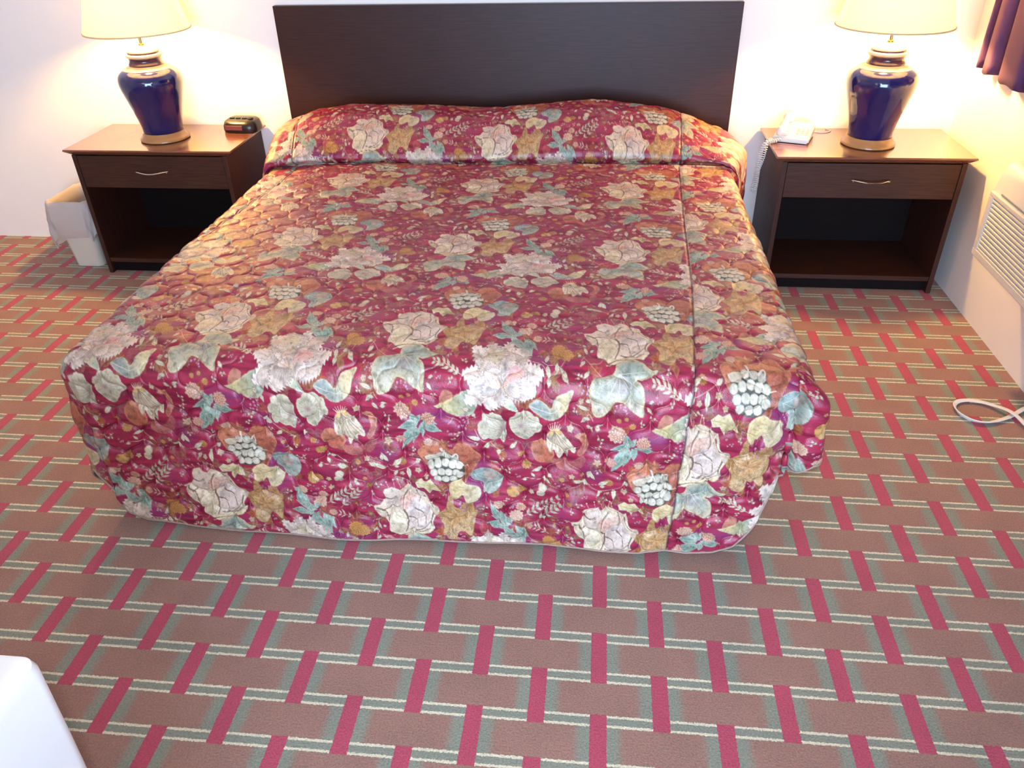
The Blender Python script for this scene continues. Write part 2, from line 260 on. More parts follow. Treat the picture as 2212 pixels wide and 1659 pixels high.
('feather',[(0.3063,0.1458),(0.2603,0.0495),0.0666,(216,210,206),(96,74,80)],{})
('feather',[(0.31,0.1455),(0.3071,0.0422),0.0629,(216,210,206),(96,74,80)],{})
('feather',[(0.3173,0.1448),(0.3534,0.0536),0.0703,(216,210,206),(96,74,80)],{})
('feather',[(0.3215,0.1502),(0.401,0.1255),0.074,(216,210,206),(96,74,80)],{})
('feather',[(0.3182,0.1562),(0.3851,0.1683),0.0666,(216,210,206),(96,74,80)],{})
('feather',[(0.3147,0.1594),(0.3484,0.1766),0.0444,(216,210,206),(96,74,80)],{})
('fill',[[(0.2518,0.1069),(0.2561,0.0809),(0.2709,0.0699),(0.292,0.0758),(0.3077,0.1006),(0.3078,0.1271),(0.2904,0.1367),(0.2677,0.134),(0.2554,0.1229)],(206,202,180),(182,176,158),[(0.2611,0.0775),(0.2976,0.1345)]],{'edge':(226,222,206),'outline':(120,104,100),'noise':20})
('disc',[(0.2832,0.1102),0.00222,(228,224,200),None],{'oa':0.7,'outline':(140,124,110),'noise':0})
('disc',[(0.2775,0.1147),0.00222,(228,224,200),None],{'oa':0.7,'outline':(140,124,110),'noise':0})
('disc',[(0.2797,0.1022),0.00222,(228,224,200),None],{'oa':0.7,'outline':(140,124,110),'noise':0})
('disc',[(0.286,0.1168),0.00222,(228,224,200),None],{'oa':0.7,'outline':(140,124,110),'noise':0})
('disc',[(0.2718,0.1095),0.00222,(228,224,200),None],{'oa':0.7,'outline':(140,124,110),'noise':0})
('disc',[(0.2867,0.1026),0.00222,(228,224,200),None],{'oa':0.7,'outline':(140,124,110),'noise':0})
('disc',[(0.2797,0.1214),0.00222,(228,224,200),None],{'oa':0.7,'outline':(140,124,110),'noise':0})
('disc',[(0.2726,0.0979),0.00222,(228,224,200),None],{'oa':0.7,'outline':(140,124,110),'noise':0})
('disc',[(0.292,0.114),0.00222,(228,224,200),None],{'oa':0.7,'outline':(140,124,110),'noise':0})
('disc',[(0.2702,0.1171),0.00222,(228,224,200),None],{'oa':0.7,'outline':(140,124,110),'noise':0})
('disc',[(0.2825,0.0935),0.00222,(228,224,200),None],{'oa':0.7,'outline':(140,124,110),'noise':0})
('disc',[(0.2868,0.1236),0.00222,(228,224,200),None],{'oa':0.7,'outline':(140,124,110),'noise':0})
('disc',[(0.2667,0.1021),0.00222,(228,224,200),None],{'oa':0.7,'outline':(140,124,110),'noise':0})
('disc',[(0.2938,0.1045),0.00222,(228,224,200),None],{'oa':0.7,'outline':(140,124,110),'noise':0})
('disc',[(0.2742,0.1244),0.00222,(228,224,200),None],{'oa':0.7,'outline':(140,124,110),'noise':0})
('disc',[(0.2744,0.0892),0.00222,(228,224,200),None],{'oa':0.7,'outline':(140,124,110),'noise':0})
('disc',[(0.2946,0.1204),0.00222,(228,224,200),None],{'oa':0.7,'outline':(140,124,110),'noise':0})
('disc',[(0.2641,0.1133),0.00222,(228,224,200),None],{'oa':0.7,'outline':(140,124,110),'noise':0})
('disc',[(0.2895,0.0923),0.00222,(228,224,200),None],{'oa':0.7,'outline':(140,124,110),'noise':0})
('disc',[(0.2828,0.1282),0.00222,(228,224,200),None],{'oa':0.7,'outline':(140,124,110),'noise':0})
('disc',[(0.2655,0.0929),0.00222,(228,224,200),None],{'oa':0.7,'outline':(140,124,110),'noise':0})
('disc',[(0.299,0.1112),0.00222,(228,224,200),None],{'oa':0.7,'outline':(140,124,110),'noise':0})
('disc',[(0.2673,0.1238),0.00222,(228,224,200),None],{'oa':0.7,'outline':(140,124,110),'noise':0})
('disc',[(0.2792,0.0835),0.00222,(228,224,200),None],{'oa':0.7,'outline':(140,124,110),'noise':0})
('disc',[(0.2933,0.1266),0.00222,(228,224,200),None],{'oa':0.7,'outline':(140,124,110),'noise':0})
('disc',[(0.2598,0.1049),0.00222,(228,224,200),None],{'oa':0.7,'outline':(140,124,110),'noise':0})
('disc',[(0.2965,0.0958),0.00222,(228,224,200),None],{'oa':0.7,'outline':(140,124,110),'noise':0})
('disc',[(0.2761,0.1304),0.00222,(228,224,200),None],{'oa':0.7,'outline':(140,124,110),'noise':0})
('disc',[(0.2672,0.0834),0.00222,(228,224,200),None],{'oa':0.7,'outline':(140,124,110),'noise':0})
('disc',[(0.3013,0.1191),0.00222,(228,224,200),None],{'oa':0.7,'outline':(140,124,110),'noise':0})
('disc',[(0.2607,0.1195),0.00222,(228,224,200),None],{'oa':0.7,'outline':(140,124,110),'noise':0})
('disc',[(0.2872,0.0823),0.00222,(228,224,200),None],{'oa':0.7,'outline':(140,124,110),'noise':0})
('disc',[(0.2883,0.1317),0.00222,(228,224,200),None],{'oa':0.7,'outline':(140,124,110),'noise':0})
('disc',[(0.2585,0.094),0.00222,(228,224,200),None],{'oa':0.7,'outline':(140,124,110),'noise':0})
('feather',[(0.2947,0.1409),(0.2341,0.1142),0.0333,(226,222,218),(110,86,92)],{})
('feather',[(0.2983,0.1406),(0.2572,0.1396),0.0296,(226,222,218),(110,86,92)],{})
('feather',[(0.3057,0.1399),(0.3243,0.088),0.0407,(226,222,218),(110,86,92)],{})
('feather',[(0.3083,0.147),(0.2742,0.1629),0.0296,(226,222,218),(110,86,92)],{})
('fill',[[(0.3112,0.1395),(0.322,0.1224),(0.3399,0.117),(0.356,0.1262),(0.3537,0.1388),(0.3362,0.149),(0.316,0.1507)],(196,140,152),(214,180,180),[(0.3188,0.1262),(0.3506,0.1449)]],{'edge':(226,206,206),'oa':0.4})
('line',[[(0.3038,0.1633),(0.3156,0.1464),(0.3417,0.1307)],0.00185,0.00111,(206,150,120),0.85],{})
('line',[[(0.306,0.1619),(0.3187,0.1435),(0.3449,0.1329)],0.00185,0.00111,(228,222,220),0.85],{})
('line',[[(0.3081,0.1606),(0.3217,0.1407),(0.3481,0.1351)],0.00185,0.00111,(206,150,120),0.85],{})
('line',[[(0.3103,0.1592),(0.3247,0.1377),(0.3513,0.1372)],0.00185,0.00111,(228,222,220),0.85],{})
('line',[[(0.3124,0.1579),(0.3277,0.1347),(0.3545,0.1393)],0.00185,0.00111,(206,150,120),0.85],{})
('line',[[(0.3146,0.1566),(0.3307,0.1317),(0.3576,0.1414)],0.00185,0.00111,(228,222,220),0.85],{})
('line',[[(0.3167,0.1552),(0.3337,0.1285),(0.3608,0.1434)],0.00185,0.00111,(206,150,120),0.85],{})
('line',[[(0.302,0.1649),(0.2779,0.1626),(0.2601,0.1627)],0.00185,0.00074,(228,220,210),0.8],{})
('line',[[(0.302,0.1649),(0.2806,0.1589),(0.2634,0.156)],0.00185,0.00074,(206,150,116),0.8],{})
('line',[[(0.302,0.1649),(0.2834,0.1552),(0.2666,0.1494)],0.00185,0.00074,(228,220,210),0.8],{})
('line',[[(0.302,0.1649),(0.2861,0.1515),(0.2696,0.1427)],0.00185,0.00074,(206,150,116),0.8],{})
('line',[[(0.302,0.1649),(0.2887,0.1478),(0.2724,0.1358)],0.00185,0.00074,(228,220,210),0.8],{})
('line',[[(0.302,0.1649),(0.2913,0.1441),(0.2751,0.1283)],0.00185,0.00074,(206,150,116),0.8],{})
('line',[[(0.3021,0.1658),(0.3152,0.1746),(0.3262,0.1943)],0.00148,0.00074,(176,160,110),0.7],{})
('line',[[(0.2,0.146),(0.1779,0.1369),(0.1525,0.1245),(0.1283,0.1225)],0.00148,0.00074,(214,208,186),0.9],{})
('leaf',[(0.1935,0.1434),(0.1869,0.131),0.0074,(214,208,186),None],{'nv':0})
('leaf',[(0.1935,0.1434),(0.1785,0.1465),0.0074,(214,208,186),None],{'nv':0})
('leaf',[(0.1824,0.1388),(0.1736,0.1219),0.0074,(214,208,186),None],{'nv':0})
('leaf',[(0.1824,0.1388),(0.1642,0.1428),0.0074,(214,208,186),None],{'nv':0})
('leaf',[(0.1705,0.1335),(0.1589,0.1089),0.0074,(214,208,186),None],{'nv':0})
('leaf',[(0.1705,0.1335),(0.1488,0.138),0.0074,(214,208,186),None],{'nv':0})
('leaf',[(0.1578,0.1273),(0.1457,0.1018),0.0074,(214,208,186),None],{'nv':0})
('leaf',[(0.1578,0.1273),(0.1382,0.1317),0.0074,(214,208,186),None],{'nv':0})
('leaf',[(0.1453,0.1239),(0.1299,0.1074),0.0074,(214,208,186),None],{'nv':0})
('leaf',[(0.1453,0.1239),(0.133,0.1343),0.0074,(214,208,186),None],{'nv':0})
('leaf',[(0.1331,0.1229),(0.1209,0.1095),0.0074,(214,208,186),None],{'nv':0})
('leaf',[(0.1331,0.1229),(0.1236,0.1315),0.0074,(214,208,186),None],{'nv':0})
('line',[[(0.7353,0.1444),(0.7158,0.1341),(0.6967,0.1256),(0.6708,0.1239)],0.00148,0.00074,(214,208,186),0.9],{})
('line',[[(0.3641,0.5425),(0.3923,0.517),(0.42,0.4919),(0.4549,0.4557)],0.00148,0.00074,(176,174,158),0.9],{})
('leaf',[(0.3714,0.5359),(0.3877,0.5382),0.0074,(176,174,158),None],{'nv':0})
('leaf',[(0.3714,0.5359),(0.3765,0.5144),0.0074,(176,174,158),None],{'nv':0})
('leaf',[(0.3835,0.525),(0.4029,0.5276),0.0074,(176,174,158),None],{'nv':0})
('leaf',[(0.3835,0.525),(0.3895,0.4994),0.0074,(176,174,158),None],{'nv':0})
('leaf',[(0.3955,0.5141),(0.418,0.5172),0.0074,(176,174,158),None],{'nv':0})
('leaf',[(0.3955,0.5141),(0.4024,0.4846),0.0074,(176,174,158),None],{'nv':0})
('leaf',[(0.4074,0.5033),(0.4308,0.5065),0.0074,(176,174,158),None],{'nv':0})
('leaf',[(0.4074,0.5033),(0.4144,0.4728),0.0074,(176,174,158),None],{'nv':0})
('leaf',[(0.4192,0.4926),(0.4395,0.4954),0.0074,(176,174,158),None],{'nv':0})
('leaf',[(0.4192,0.4926),(0.4252,0.4663),0.0074,(176,174,158),None],{'nv':0})
('leaf',[(0.4341,0.4773),(0.4512,0.4781),0.0074,(176,174,158),None],{'nv':0})
('leaf',[(0.4341,0.4773),(0.4379,0.4549),0.0074,(176,174,158),None],{'nv':0})
('leaf',[(0.449,0.4618),(0.4629,0.4624),0.0074,(176,174,158),None],{'nv':0})
('leaf',[(0.449,0.4618),(0.452,0.4437),0.0074,(176,174,158),None],{'nv':0})
('line',[[(0.4312,0.5952),(0.4102,0.5811),(0.3936,0.5776)],0.00148,0.00074,(214,170,150),0.9],{})
('leaf',[(0.4228,0.5895),(0.4175,0.5705),0.00518,(214,170,150),None],{'nv':0})
('leaf',[(0.4228,0.5895),(0.4079,0.5951),0.00518,(214,170,150),None],{'nv':0})
('leaf',[(0.4091,0.5808),(0.3974,0.5607),0.00518,(214,170,150),None],{'nv':0})
('leaf',[(0.4091,0.5808),(0.3919,0.5952),0.00518,(214,170,150),None],{'nv':0})
('leaf',[(0.398,0.5785),(0.39,0.5647),0.00518,(214,170,150),None],{'nv':0})
('leaf',[(0.398,0.5785),(0.3862,0.5884),0.00518,(214,170,150),None],{'nv':0})
('line',[[(-0.1419,0.5571),(-0.1076,0.5144),(-0.0835,0.4845)],0.00148,0.00074,(168,166,146),0.9],{})
('leaf',[(-0.1336,0.5467),(-0.116,0.5429),0.0074,(168,166,146),None],{'nv':0})
('leaf',[(-0.1336,0.5467),(-0.1298,0.524),0.0074,(168,166,146),None],{'nv':0})
('leaf',[(-0.1198,0.5297),(-0.0977,0.5249),0.0074,(168,166,146),None],{'nv':0})
('leaf',[(-0.1198,0.5297),(-0.1151,0.5012),0.0074,(168,166,146),None],{'nv':0})
('leaf',[(-0.1066,0.5132),(-0.0823,0.508),0.0074,(168,166,146),None],{'nv':0})
('leaf',[(-0.1066,0.5132),(-0.1015,0.4821),0.0074,(168,166,146),None],{'nv':0})
('leaf',[(-0.0969,0.5012),(-0.0773,0.497),0.0074,(168,166,146),None],{'nv':0})
('leaf',[(-0.0969,0.5012),(-0.0929,0.4761),0.0074,(168,166,146),None],{'nv':0})
('leaf',[(-0.0873,0.4893),(-0.0723,0.4861),0.0074,(168,166,146),None],{'nv':0})
('leaf',[(-0.0873,0.4893),(-0.0842,0.4701),0.0074,(168,166,146),None],{'nv':0})
('fill',[[(0.2413,0.26),(0.244,0.248),(0.2526,0.2399),(0.2545,0.2282),(0.2682,0.2247),(0.2774,0.2181),(0.2886,0.2206),(0.3006,0.2223),(0.3058,0.2326),(0.3133,0.2413),(0.3124,0.2553),(0.3154,0.2675),(0.31,0.2939),(0.2954,0.2907),(0.2823,0.2917),(0.2692,0.2855),(0.2568,0.2888),(0.2455,0.2757)],(200,204,186),(176,182,164),[(0.2886,0.2206),(0.3093,0.2644)]],{'edge':(222,220,200),'ew':4})
('line',[[(0.3093,0.2644),(0.2768,0.2643),(0.2495,0.2605)],0.00148,0.00055,(150,150,138),0.75],{})
('line',[[(0.3093,0.2644),(0.2781,0.2583),(0.2518,0.25)],0.00148,0.00055,(158,112,132),0.75],{})
('line',[[(0.3093,0.2644),(0.2823,0.2542),(0.2594,0.2428)],0.00148,0.00055,(150,150,138),0.75],{})
('line',[[(0.3093,0.2644),(0.2832,0.2482),(0.261,0.2325)],0.00148,0.00055,(158,112,132),0.75],{})
('line',[[(0.3093,0.2644),(0.2901,0.2465),(0.2731,0.2294)],0.00148,0.00055,(150,150,138),0.75],{})
('line',[[(0.3093,0.2644),(0.2947,0.2431),(0.2811,0.2236)],0.00148,0.00055,(158,112,132),0.75],{})
('line',[[(0.3093,0.2644),(0.3004,0.2444),(0.291,0.2258)],0.00148,0.00055,(150,150,138),0.75],{})
('line',[[(0.3093,0.2644),(0.3064,0.2453),(0.3016,0.2273)],0.00148,0.00055,(158,112,132),0.75],{})
('line',[[(0.3093,0.2644),(0.309,0.2505),(0.3062,0.2364)],0.00148,0.00055,(150,150,138),0.75],{})
('line',[[(0.3093,0.2644),(0.3128,0.2549),(0.3128,0.2441)],0.00148,0.00055,(158,112,132),0.75],{})
('line',[[(0.3093,0.2644),(0.3124,0.2619),(0.312,0.2564)],0.00148,0.00055,(150,150,138),0.75],{})
('line',[[(0.3093,0.2644),(0.3138,0.268),(0.3146,0.2672)],0.00148,0.00055,(158,112,132),0.75],{})
('line',[[(0.3093,0.2644),(0.3112,0.281),(0.3099,0.2902)],0.00148,0.00055,(150,150,138),0.75],{})
('line',[[(0.3093,0.2644),(0.3039,0.2795),(0.297,0.2874)],0.00148,0.00055,(158,112,132),0.75],{})
('line',[[(0.3093,0.2644),(0.2973,0.2799),(0.2855,0.2882)],0.00148,0.00055,(150,150,138),0.75],{})
('line',[[(0.3093,0.2644),(0.2908,0.2768),(0.274,0.2827)],0.00148,0.00055,(158,112,132),0.75],{})
('line',[[(0.3093,0.2644),(0.2847,0.2785),(0.2632,0.2856)],0.00148,0.00055,(150,150,138),0.75],{})
('line',[[(0.3093,0.2644),(0.279,0.272),(0.2532,0.2741)],0.00148,0.00055,(158,112,132),0.75],{})
('fill',[[(0.3201,0.2385),(0.3247,0.2265),(0.3344,0.222),(0.3397,0.2115),(0.3531,0.2116),(0.365,0.2069),(0.3755,0.2088),(0.3845,0.2157),(0.3951,0.2197),(0.3984,0.2324),(0.4039,0.2427),(0.3989,0.2549),(0.3869,0.2598),(0.378,0.2714),(0.3644,0.2835),(0.3475,0.2787),(0.3345,0.2671),(0.3246,0.2563)],(204,206,188),(176,182,164),[(0.3755,0.2088),(0.3488,0.2459)]],{'edge':(222,220,200),'ew':4})
('line',[[(0.3488,0.2459),(0.3329,0.2445),(0.3235,0.2394)],0.00148,0.00055,(150,150,138),0.75],{})
('line',[[(0.3488,0.2459),(0.3352,0.2385),(0.3275,0.2288)],0.00148,0.00055,(158,112,132),0.75],{})
('line',[[(0.3488,0.2459),(0.3401,0.2362),(0.3362,0.2248)],0.00148,0.00055,(150,150,138),0.75],{})
('line',[[(0.3488,0.2459),(0.3427,0.2309),(0.3408,0.2155)],0.00148,0.00055,(158,112,132),0.75],{})
('line',[[(0.3488,0.2459),(0.3495,0.2309),(0.3526,0.2157)],0.00148,0.00055,(150,150,138),0.75],{})
('line',[[(0.3488,0.2459),(0.3555,0.2286),(0.3631,0.2115)],0.00148,0.00055,(158,112,132),0.75],{})
('line',[[(0.3488,0.2459),(0.3608,0.2295),(0.3723,0.2132)],0.00148,0.00055,(150,150,138),0.75],{})
('line',[[(0.3488,0.2459),(0.3653,0.233),(0.3803,0.2193)],0.00148,0.00055,(158,112,132),0.75],{})
('line',[[(0.3488,0.2459),(0.3706,0.235),(0.3896,0.2228)],0.00148,0.00055,(150,150,138),0.75],{})
('line',[[(0.3488,0.2459),(0.3722,0.2414),(0.3925,0.234)],0.00148,0.00055,(158,112,132),0.75],{})
('line',[[(0.3488,0.2459),(0.3749,0.2466),(0.3973,0.2431)],0.00148,0.00055,(150,150,138),0.75],{})
('line',[[(0.3488,0.2459),(0.3724,0.2527),(0.3929,0.2538)],0.00148,0.00055,(158,112,132),0.75],{})
('line',[[(0.3488,0.2459),(0.3663,0.2551),(0.3823,0.2581)],0.00148,0.00055,(150,150,138),0.75],{})
('line',[[(0.3488,0.2459),(0.3618,0.2604),(0.3744,0.2676)],0.00148,0.00055,(158,112,132),0.75],{})
('line',[[(0.3488,0.2459),(0.355,0.2651),(0.3625,0.2782)],0.00148,0.00055,(150,150,138),0.75],{})
('line',[[(0.3488,0.2459),(0.3467,0.2633),(0.3477,0.2739)],0.00148,0.00055,(158,112,132),0.75],{})
('line',[[(0.3488,0.2459),(0.3402,0.2588),(0.3362,0.2646)],0.00148,0.00055,(150,150,138),0.75],{})
('line',[[(0.3488,0.2459),(0.3352,0.2534),(0.3275,0.255)],0.00148,0.00055,(158,112,132),0.75],{})
('fill',[[(0.3701,0.1958),(0.3799,0.1841),(0.3964,0.1794),(0.4113,0.1864),(0.4245,0.1963),(0.4296,0.1812),(0.4382,0.1674),(0.4577,0.1576),(0.4781,0.1515),(0.4705,0.1773),(0.4622,0.2027),(0.4428,0.2187),(0.4206,0.2245),(0.3935,0.2135)],(130,154,160),(218,212,170),[(0.3932,0.2021),(0.4623,0.1746)]],{'edge':(222,218,196),'ew':6})
('line',[[(0.3764,0.1949),(0.4044,0.2028),(0.4304,0.2057),(0.4553,0.1822),(0.474,0.1559)],0.00185,0.00074,(224,222,204),0.8],{})
('line',[[(0.4044,0.2028),(0.4034,0.1932),(0.4002,0.1839)],0.00111,0.00055,(206,206,190),0.7],{})
('line',[[(0.423,0.2057),(0.4225,0.2132),(0.4198,0.2209)],0.00111,0.00055,(206,206,190),0.7],{})
('line',[[(0.4448,0.1955),(0.4454,0.1823),(0.4438,0.1695)],0.00111,0.00055,(206,206,190),0.7],{})
('line',[[(0.4553,0.1822),(0.4604,0.1879),(0.4632,0.1937)],0.00111,0.00055,(206,206,190),0.7],{})
('fill',[[(0.4179,0.2574),(0.4274,0.2463),(0.4392,0.24),(0.4525,0.2438),(0.4623,0.2531),(0.478,0.2655),(0.4912,0.2879),(0.4888,0.3012),(0.4737,0.2971),(0.4705,0.3194),(0.4603,0.3132),(0.4502,0.33),(0.441,0.3106),(0.4353,0.3015),(0.4265,0.3132),(0.4191,0.2961),(0.4146,0.275)],(212,204,182),(190,184,162),[(0.4356,0.2447),(0.465,0.3175)]],{'edge':(238,234,220),'outline':(110,96,84),'oa':0.8})
('fill',[[(0.4194,0.2573),(0.4274,0.2463),(0.4392,0.24),(0.4537,0.2451),(0.4473,0.2564),(0.4323,0.2579)],(190,142,76),(214,190,140),[(0.4355,0.2418),(0.4361,0.2575)]],{'oa':0.3,'alpha':0.9})
('line',[[(0.4365,0.2483),(0.4271,0.2736),(0.4223,0.303)],0.00222,0.00111,(126,116,100),0.75],{})
('line',[[(0.4395,0.2494),(0.4325,0.274),(0.4261,0.2996)],0.00148,0.00111,(240,238,226),0.8],{})
('line',[[(0.4365,0.2483),(0.4314,0.2755),(0.4309,0.3068)],0.00222,0.00111,(126,116,100),0.75],{})
('line',[[(0.4395,0.2494),(0.4367,0.2759),(0.4346,0.3035)],0.00148,0.00111,(240,238,226),0.8],{})
('line',[[(0.4365,0.2483),(0.4378,0.2796),(0.4438,0.3151)],0.00222,0.00111,(126,116,100),0.75],{})
('line',[[(0.4395,0.2494),(0.4431,0.2799),(0.4475,0.3118)],0.00148,0.00111,(240,238,226),0.8],{})
('line',[[(0.4365,0.2483),(0.4435,0.2801),(0.4554,0.3162)],0.00222,0.00111,(126,116,100),0.75],{})
('line',[[(0.4395,0.2494),(0.4489,0.2805),(0.4591,0.3129)],0.00148,0.00111,(240,238,226),0.8],{})
('line',[[(0.4365,0.2483),(0.4491,0.2783),(0.4667,0.3125)],0.00222,0.00111,(126,116,100),0.75],{})
('line',[[(0.4395,0.2494),(0.4545,0.2786),(0.4704,0.3091)],0.00148,0.00111,(240,238,226),0.8],{})
('line',[[(0.4365,0.2483),(0.4555,0.2704),(0.4794,0.2965)],0.00222,0.00111,(126,116,100),0.75],{})
('line',[[(0.4395,0.2494),(0.4608,0.2708),(0.4831,0.2932)],0.00148,0.00111,(240,238,226),0.8],{})
('line',[[(0.4365,0.2483),(0.4592,0.2676),(0.4868,0.2908)],0.00222,0.00111,(126,116,100),0.75],{})
('line',[[(0.4395,0.2494),(0.4645,0.268),(0.4904,0.2875)],0.00148,0.00111,(240,238,226),0.8],{})
('line',[[(0.4266,0.2463),(0.4166,0.2393)],0.00259,0.00074,(230,222,190),0.9],{})
('line',[[(0.4296,0.246),(0.4225,0.2347)],0.00259,0.00074,(230,222,190),0.9],{})
('line',[[(0.433,0.2457),(0.4292,0.2329)],0.00259,0.00074,(230,222,190),0.9],{})
('line',[[(0.4364,0.2454),(0.4358,0.2293)],0.00259,0.00074,(230,222,190),0.9],{})
('line',[[(0.4397,0.245),(0.4425,0.2298)],0.00259,0.00074,(230,222,190),0.9],{})
('line',[[(0.4427,0.2447),(0.4485,0.231)],0.00259,0.00074,(230,222,190),0.9],{})
('line',[[(0.4446,0.2446),(0.4525,0.2358)],0.00259,0.00074,(230,222,190),0.9],{})
('leaf',[(0.088,0.2638),(0.0659,0.236),0.02368,(120,158,152),(96,136,134)],{'edge':(196,212,200),'vein':(214,222,208)})
('leaf',[(0.0958,0.2631),(0.1509,0.2755),0.0259,(120,158,152),(96,136,134)],{'edge':(196,212,200),'vein':(214,222,208)})
('leaf',[(0.088,0.2638),(0.0364,0.2763),0.0259,(120,158,152),(96,136,134)],{'edge':(196,212,200),'vein':(214,222,208)})
('leaf',[(0.0756,0.2724),(0.0429,0.3436),0.0296,(120,158,152),(96,136,134)],{'edge':(196,212,200),'vein':(214,222,208)})
('leaf',[(0.0835,0.2717),(0.072,0.323),0.0222,(120,158,152),(96,136,134)],{'edge':(196,212,200),'vein':(214,222,208)})
('leaf',[(0.1006,0.2516),(0.1385,0.2589),0.0222,(120,158,152),(96,136,134)],{'edge':(196,212,200),'vein':(214,222,208)})
('leaf',[(0.0955,0.2668),(0.0967,0.3056),0.0185,(120,158,152),(96,136,134)],{'edge':(196,212,200),'vein':(214,222,208)})
('leaf',[(0.0802,0.2646),(0.098,0.2373),0.0185,(120,158,152),(96,136,134)],{'edge':(196,212,200),'vein':(214,222,208)})
('puff',[(0.0503,0.2353),0.02442,(196,156,140),(226,200,180)],{})
('puff',[(0.1156,0.2472),0.01998,(186,128,112),(226,200,180)],{})
('puff',[(0.0404,0.3129),0.01628,(186,128,128),(226,200,180)],{})
('puff',[(0.1117,0.3186),0.01332,(190,150,140),(226,200,180)],{})
('leaf',[(0.3282,0.0088),(0.2744,-0.0222),0.02368,(120,158,152),(96,136,134)],{'edge':(196,212,200),'vein':(214,222,208)})
('leaf',[(0.3335,0.0195),(0.3063,0.0492),0.02072,(120,158,152),(96,136,134)],{'edge':(196,212,200),'vein':(214,222,208)})
('leaf',[(0.3403,0.0111),(0.3817,0.0646),0.0222,(120,158,152),(96,136,134)],{'edge':(196,212,200),'vein':(214,222,208)})
('leaf',[(0.3455,0.0178),(0.3692,0.0832),0.0222,(120,158,152),(96,136,134)],{'edge':(196,212,200),'vein':(214,222,208)})
('leaf',[(0.3281,0.0048),(0.335,-0.0366),0.0185,(120,158,152),(96,136,134)],{'edge':(196,212,200),'vein':(214,222,208)})
('leaf',[(0.3241,0.005),(0.2877,0.025),0.0185,(120,158,152),(96,136,134)],{'edge':(196,212,200),'vein':(214,222,208)})
('puff',[(0.2954,-0.0604),0.01776,(196,160,140),(226,200,180)],{})
('puff',[(0.3537,-0.0506),0.01554,(192,138,116),(226,200,180)],{})
('puff',[(0.3753,0.0102),0.01332,(186,132,120),(226,200,180)],{})
('leaf',[(0.3024,0.5783),(0.2566,0.5787),0.0259,(120,158,152),(96,136,134)],{'edge':(196,212,200),'vein':(214,222,208)})
('leaf',[(0.3107,0.5829),(0.357,0.6395),0.0259,(120,158,152),(96,136,134)],{'edge':(196,212,200),'vein':(214,222,208)})
('leaf',[(0.3065,0.5778),(0.3443,0.6239),0.02072,(120,158,152),(96,136,134)],{'edge':(196,212,200),'vein':(214,222,208)})
('leaf',[(0.3024,0.5671),(0.27,0.4973),0.0222,(120,158,152),(96,136,134)],{'edge':(196,212,200),'vein':(214,222,208)})
('leaf',[(0.3107,0.5772),(0.2984,0.5235),0.01702,(120,158,152),(96,136,134)],{'edge':(196,212,200),'vein':(214,222,208)})
('puff',[(0.3415,0.5427),0.0222,(200,164,150),(226,200,180)],{})
('fill',[[(0.1082,0.3812),(0.1215,0.357),(0.1456,0.3483),(0.1733,0.3481),(0.1923,0.3689),(0.2035,0.3928),(0.2007,0.4188),(0.1779,0.4397),(0.1454,0.4421),(0.1259,0.4277)],(70,72,64),None,None],{'oa':0})
('disc',[(0.1217,0.368),0.01147,(186,196,186),(232,232,220)],{'outline':(66,72,66),'oa':0.95,'edge':(168,178,168),'noise':6})
('disc',[(0.1412,0.3577),0.01147,(186,196,186),(232,232,220)],{'outline':(66,72,66),'oa':0.95,'edge':(168,178,168),'noise':6})
('disc',[(0.1618,0.3584),0.01147,(186,196,186),(232,232,220)],{'outline':(66,72,66),'oa':0.95,'edge':(168,178,168),'noise':6})
('disc',[(0.1799,0.3623),0.01147,(186,196,186),(232,232,220)],{'outline':(66,72,66),'oa':0.95,'edge':(168,178,168),'noise':6})
('disc',[(0.1149,0.391),0.01147,(186,196,186),(232,232,220)],{'outline':(66,72,66),'oa':0.95,'edge':(168,178,168),'noise':6})
('disc',[(0.1344,0.3847),0.01147,(186,196,186),(232,232,220)],{'outline':(66,72,66),'oa':0.95,'edge':(168,178,168),'noise':6})
('disc',[(0.1546,0.3793),0.01147,(186,196,186),(232,232,220)],{'outline':(66,72,66),'oa':0.95,'edge':(168,178,168),'noise':6})
('disc',[(0.1728,0.3833),0.01147,(186,196,186),(232,232,220)],{'outline':(66,72,66),'oa':0.95,'edge':(168,178,168),'noise':6})
('disc',[(0.1918,0.3841),0.01147,(186,196,186),(232,232,220)],{'outline':(66,72,66),'oa':0.95,'edge':(168,178,168),'noise':6})
('disc',[(0.1243,0.4104),0.01147,(186,196,186),(232,232,220)],{'outline':(66,72,66),'oa':0.95,'edge':(168,178,168),'noise':6})
('disc',[(0.1446,0.4059),0.01147,(186,196,186),(232,232,220)],{'outline':(66,72,66),'oa':0.95,'edge':(168,178,168),'noise':6})
('disc',[(0.1639,0.4057),0.01147,(186,196,186),(232,232,220)],{'outline':(66,72,66),'oa':0.95,'edge':(168,178,168),'noise':6})
('disc',[(0.1831,0.4055),0.01147,(186,196,186),(232,232,220)],{'outline':(66,72,66),'oa':0.95,'edge':(168,178,168),'noise':6})
('disc',[(0.1339,0.4289),0.01147,(186,196,186),(232,232,220)],{'outline':(66,72,66),'oa':0.95,'edge':(168,178,168),'noise':6})
('disc',[(0.1549,0.4284),0.01147,(186,196,186),(232,232,220)],{'outline':(66,72,66),'oa':0.95,'edge':(168,178,168),'noise':6})
('disc',[(0.1751,0.427),0.01147,(186,196,186),(232,232,220)],{'outline':(66,72,66),'oa':0.95,'edge':(168,178,168),'noise':6})
('disc',[(0.1929,0.4136),0.01147,(186,196,186),(232,232,220)],{'outline':(66,72,66),'oa':0.95,'edge':(168,178,168),'noise':6})
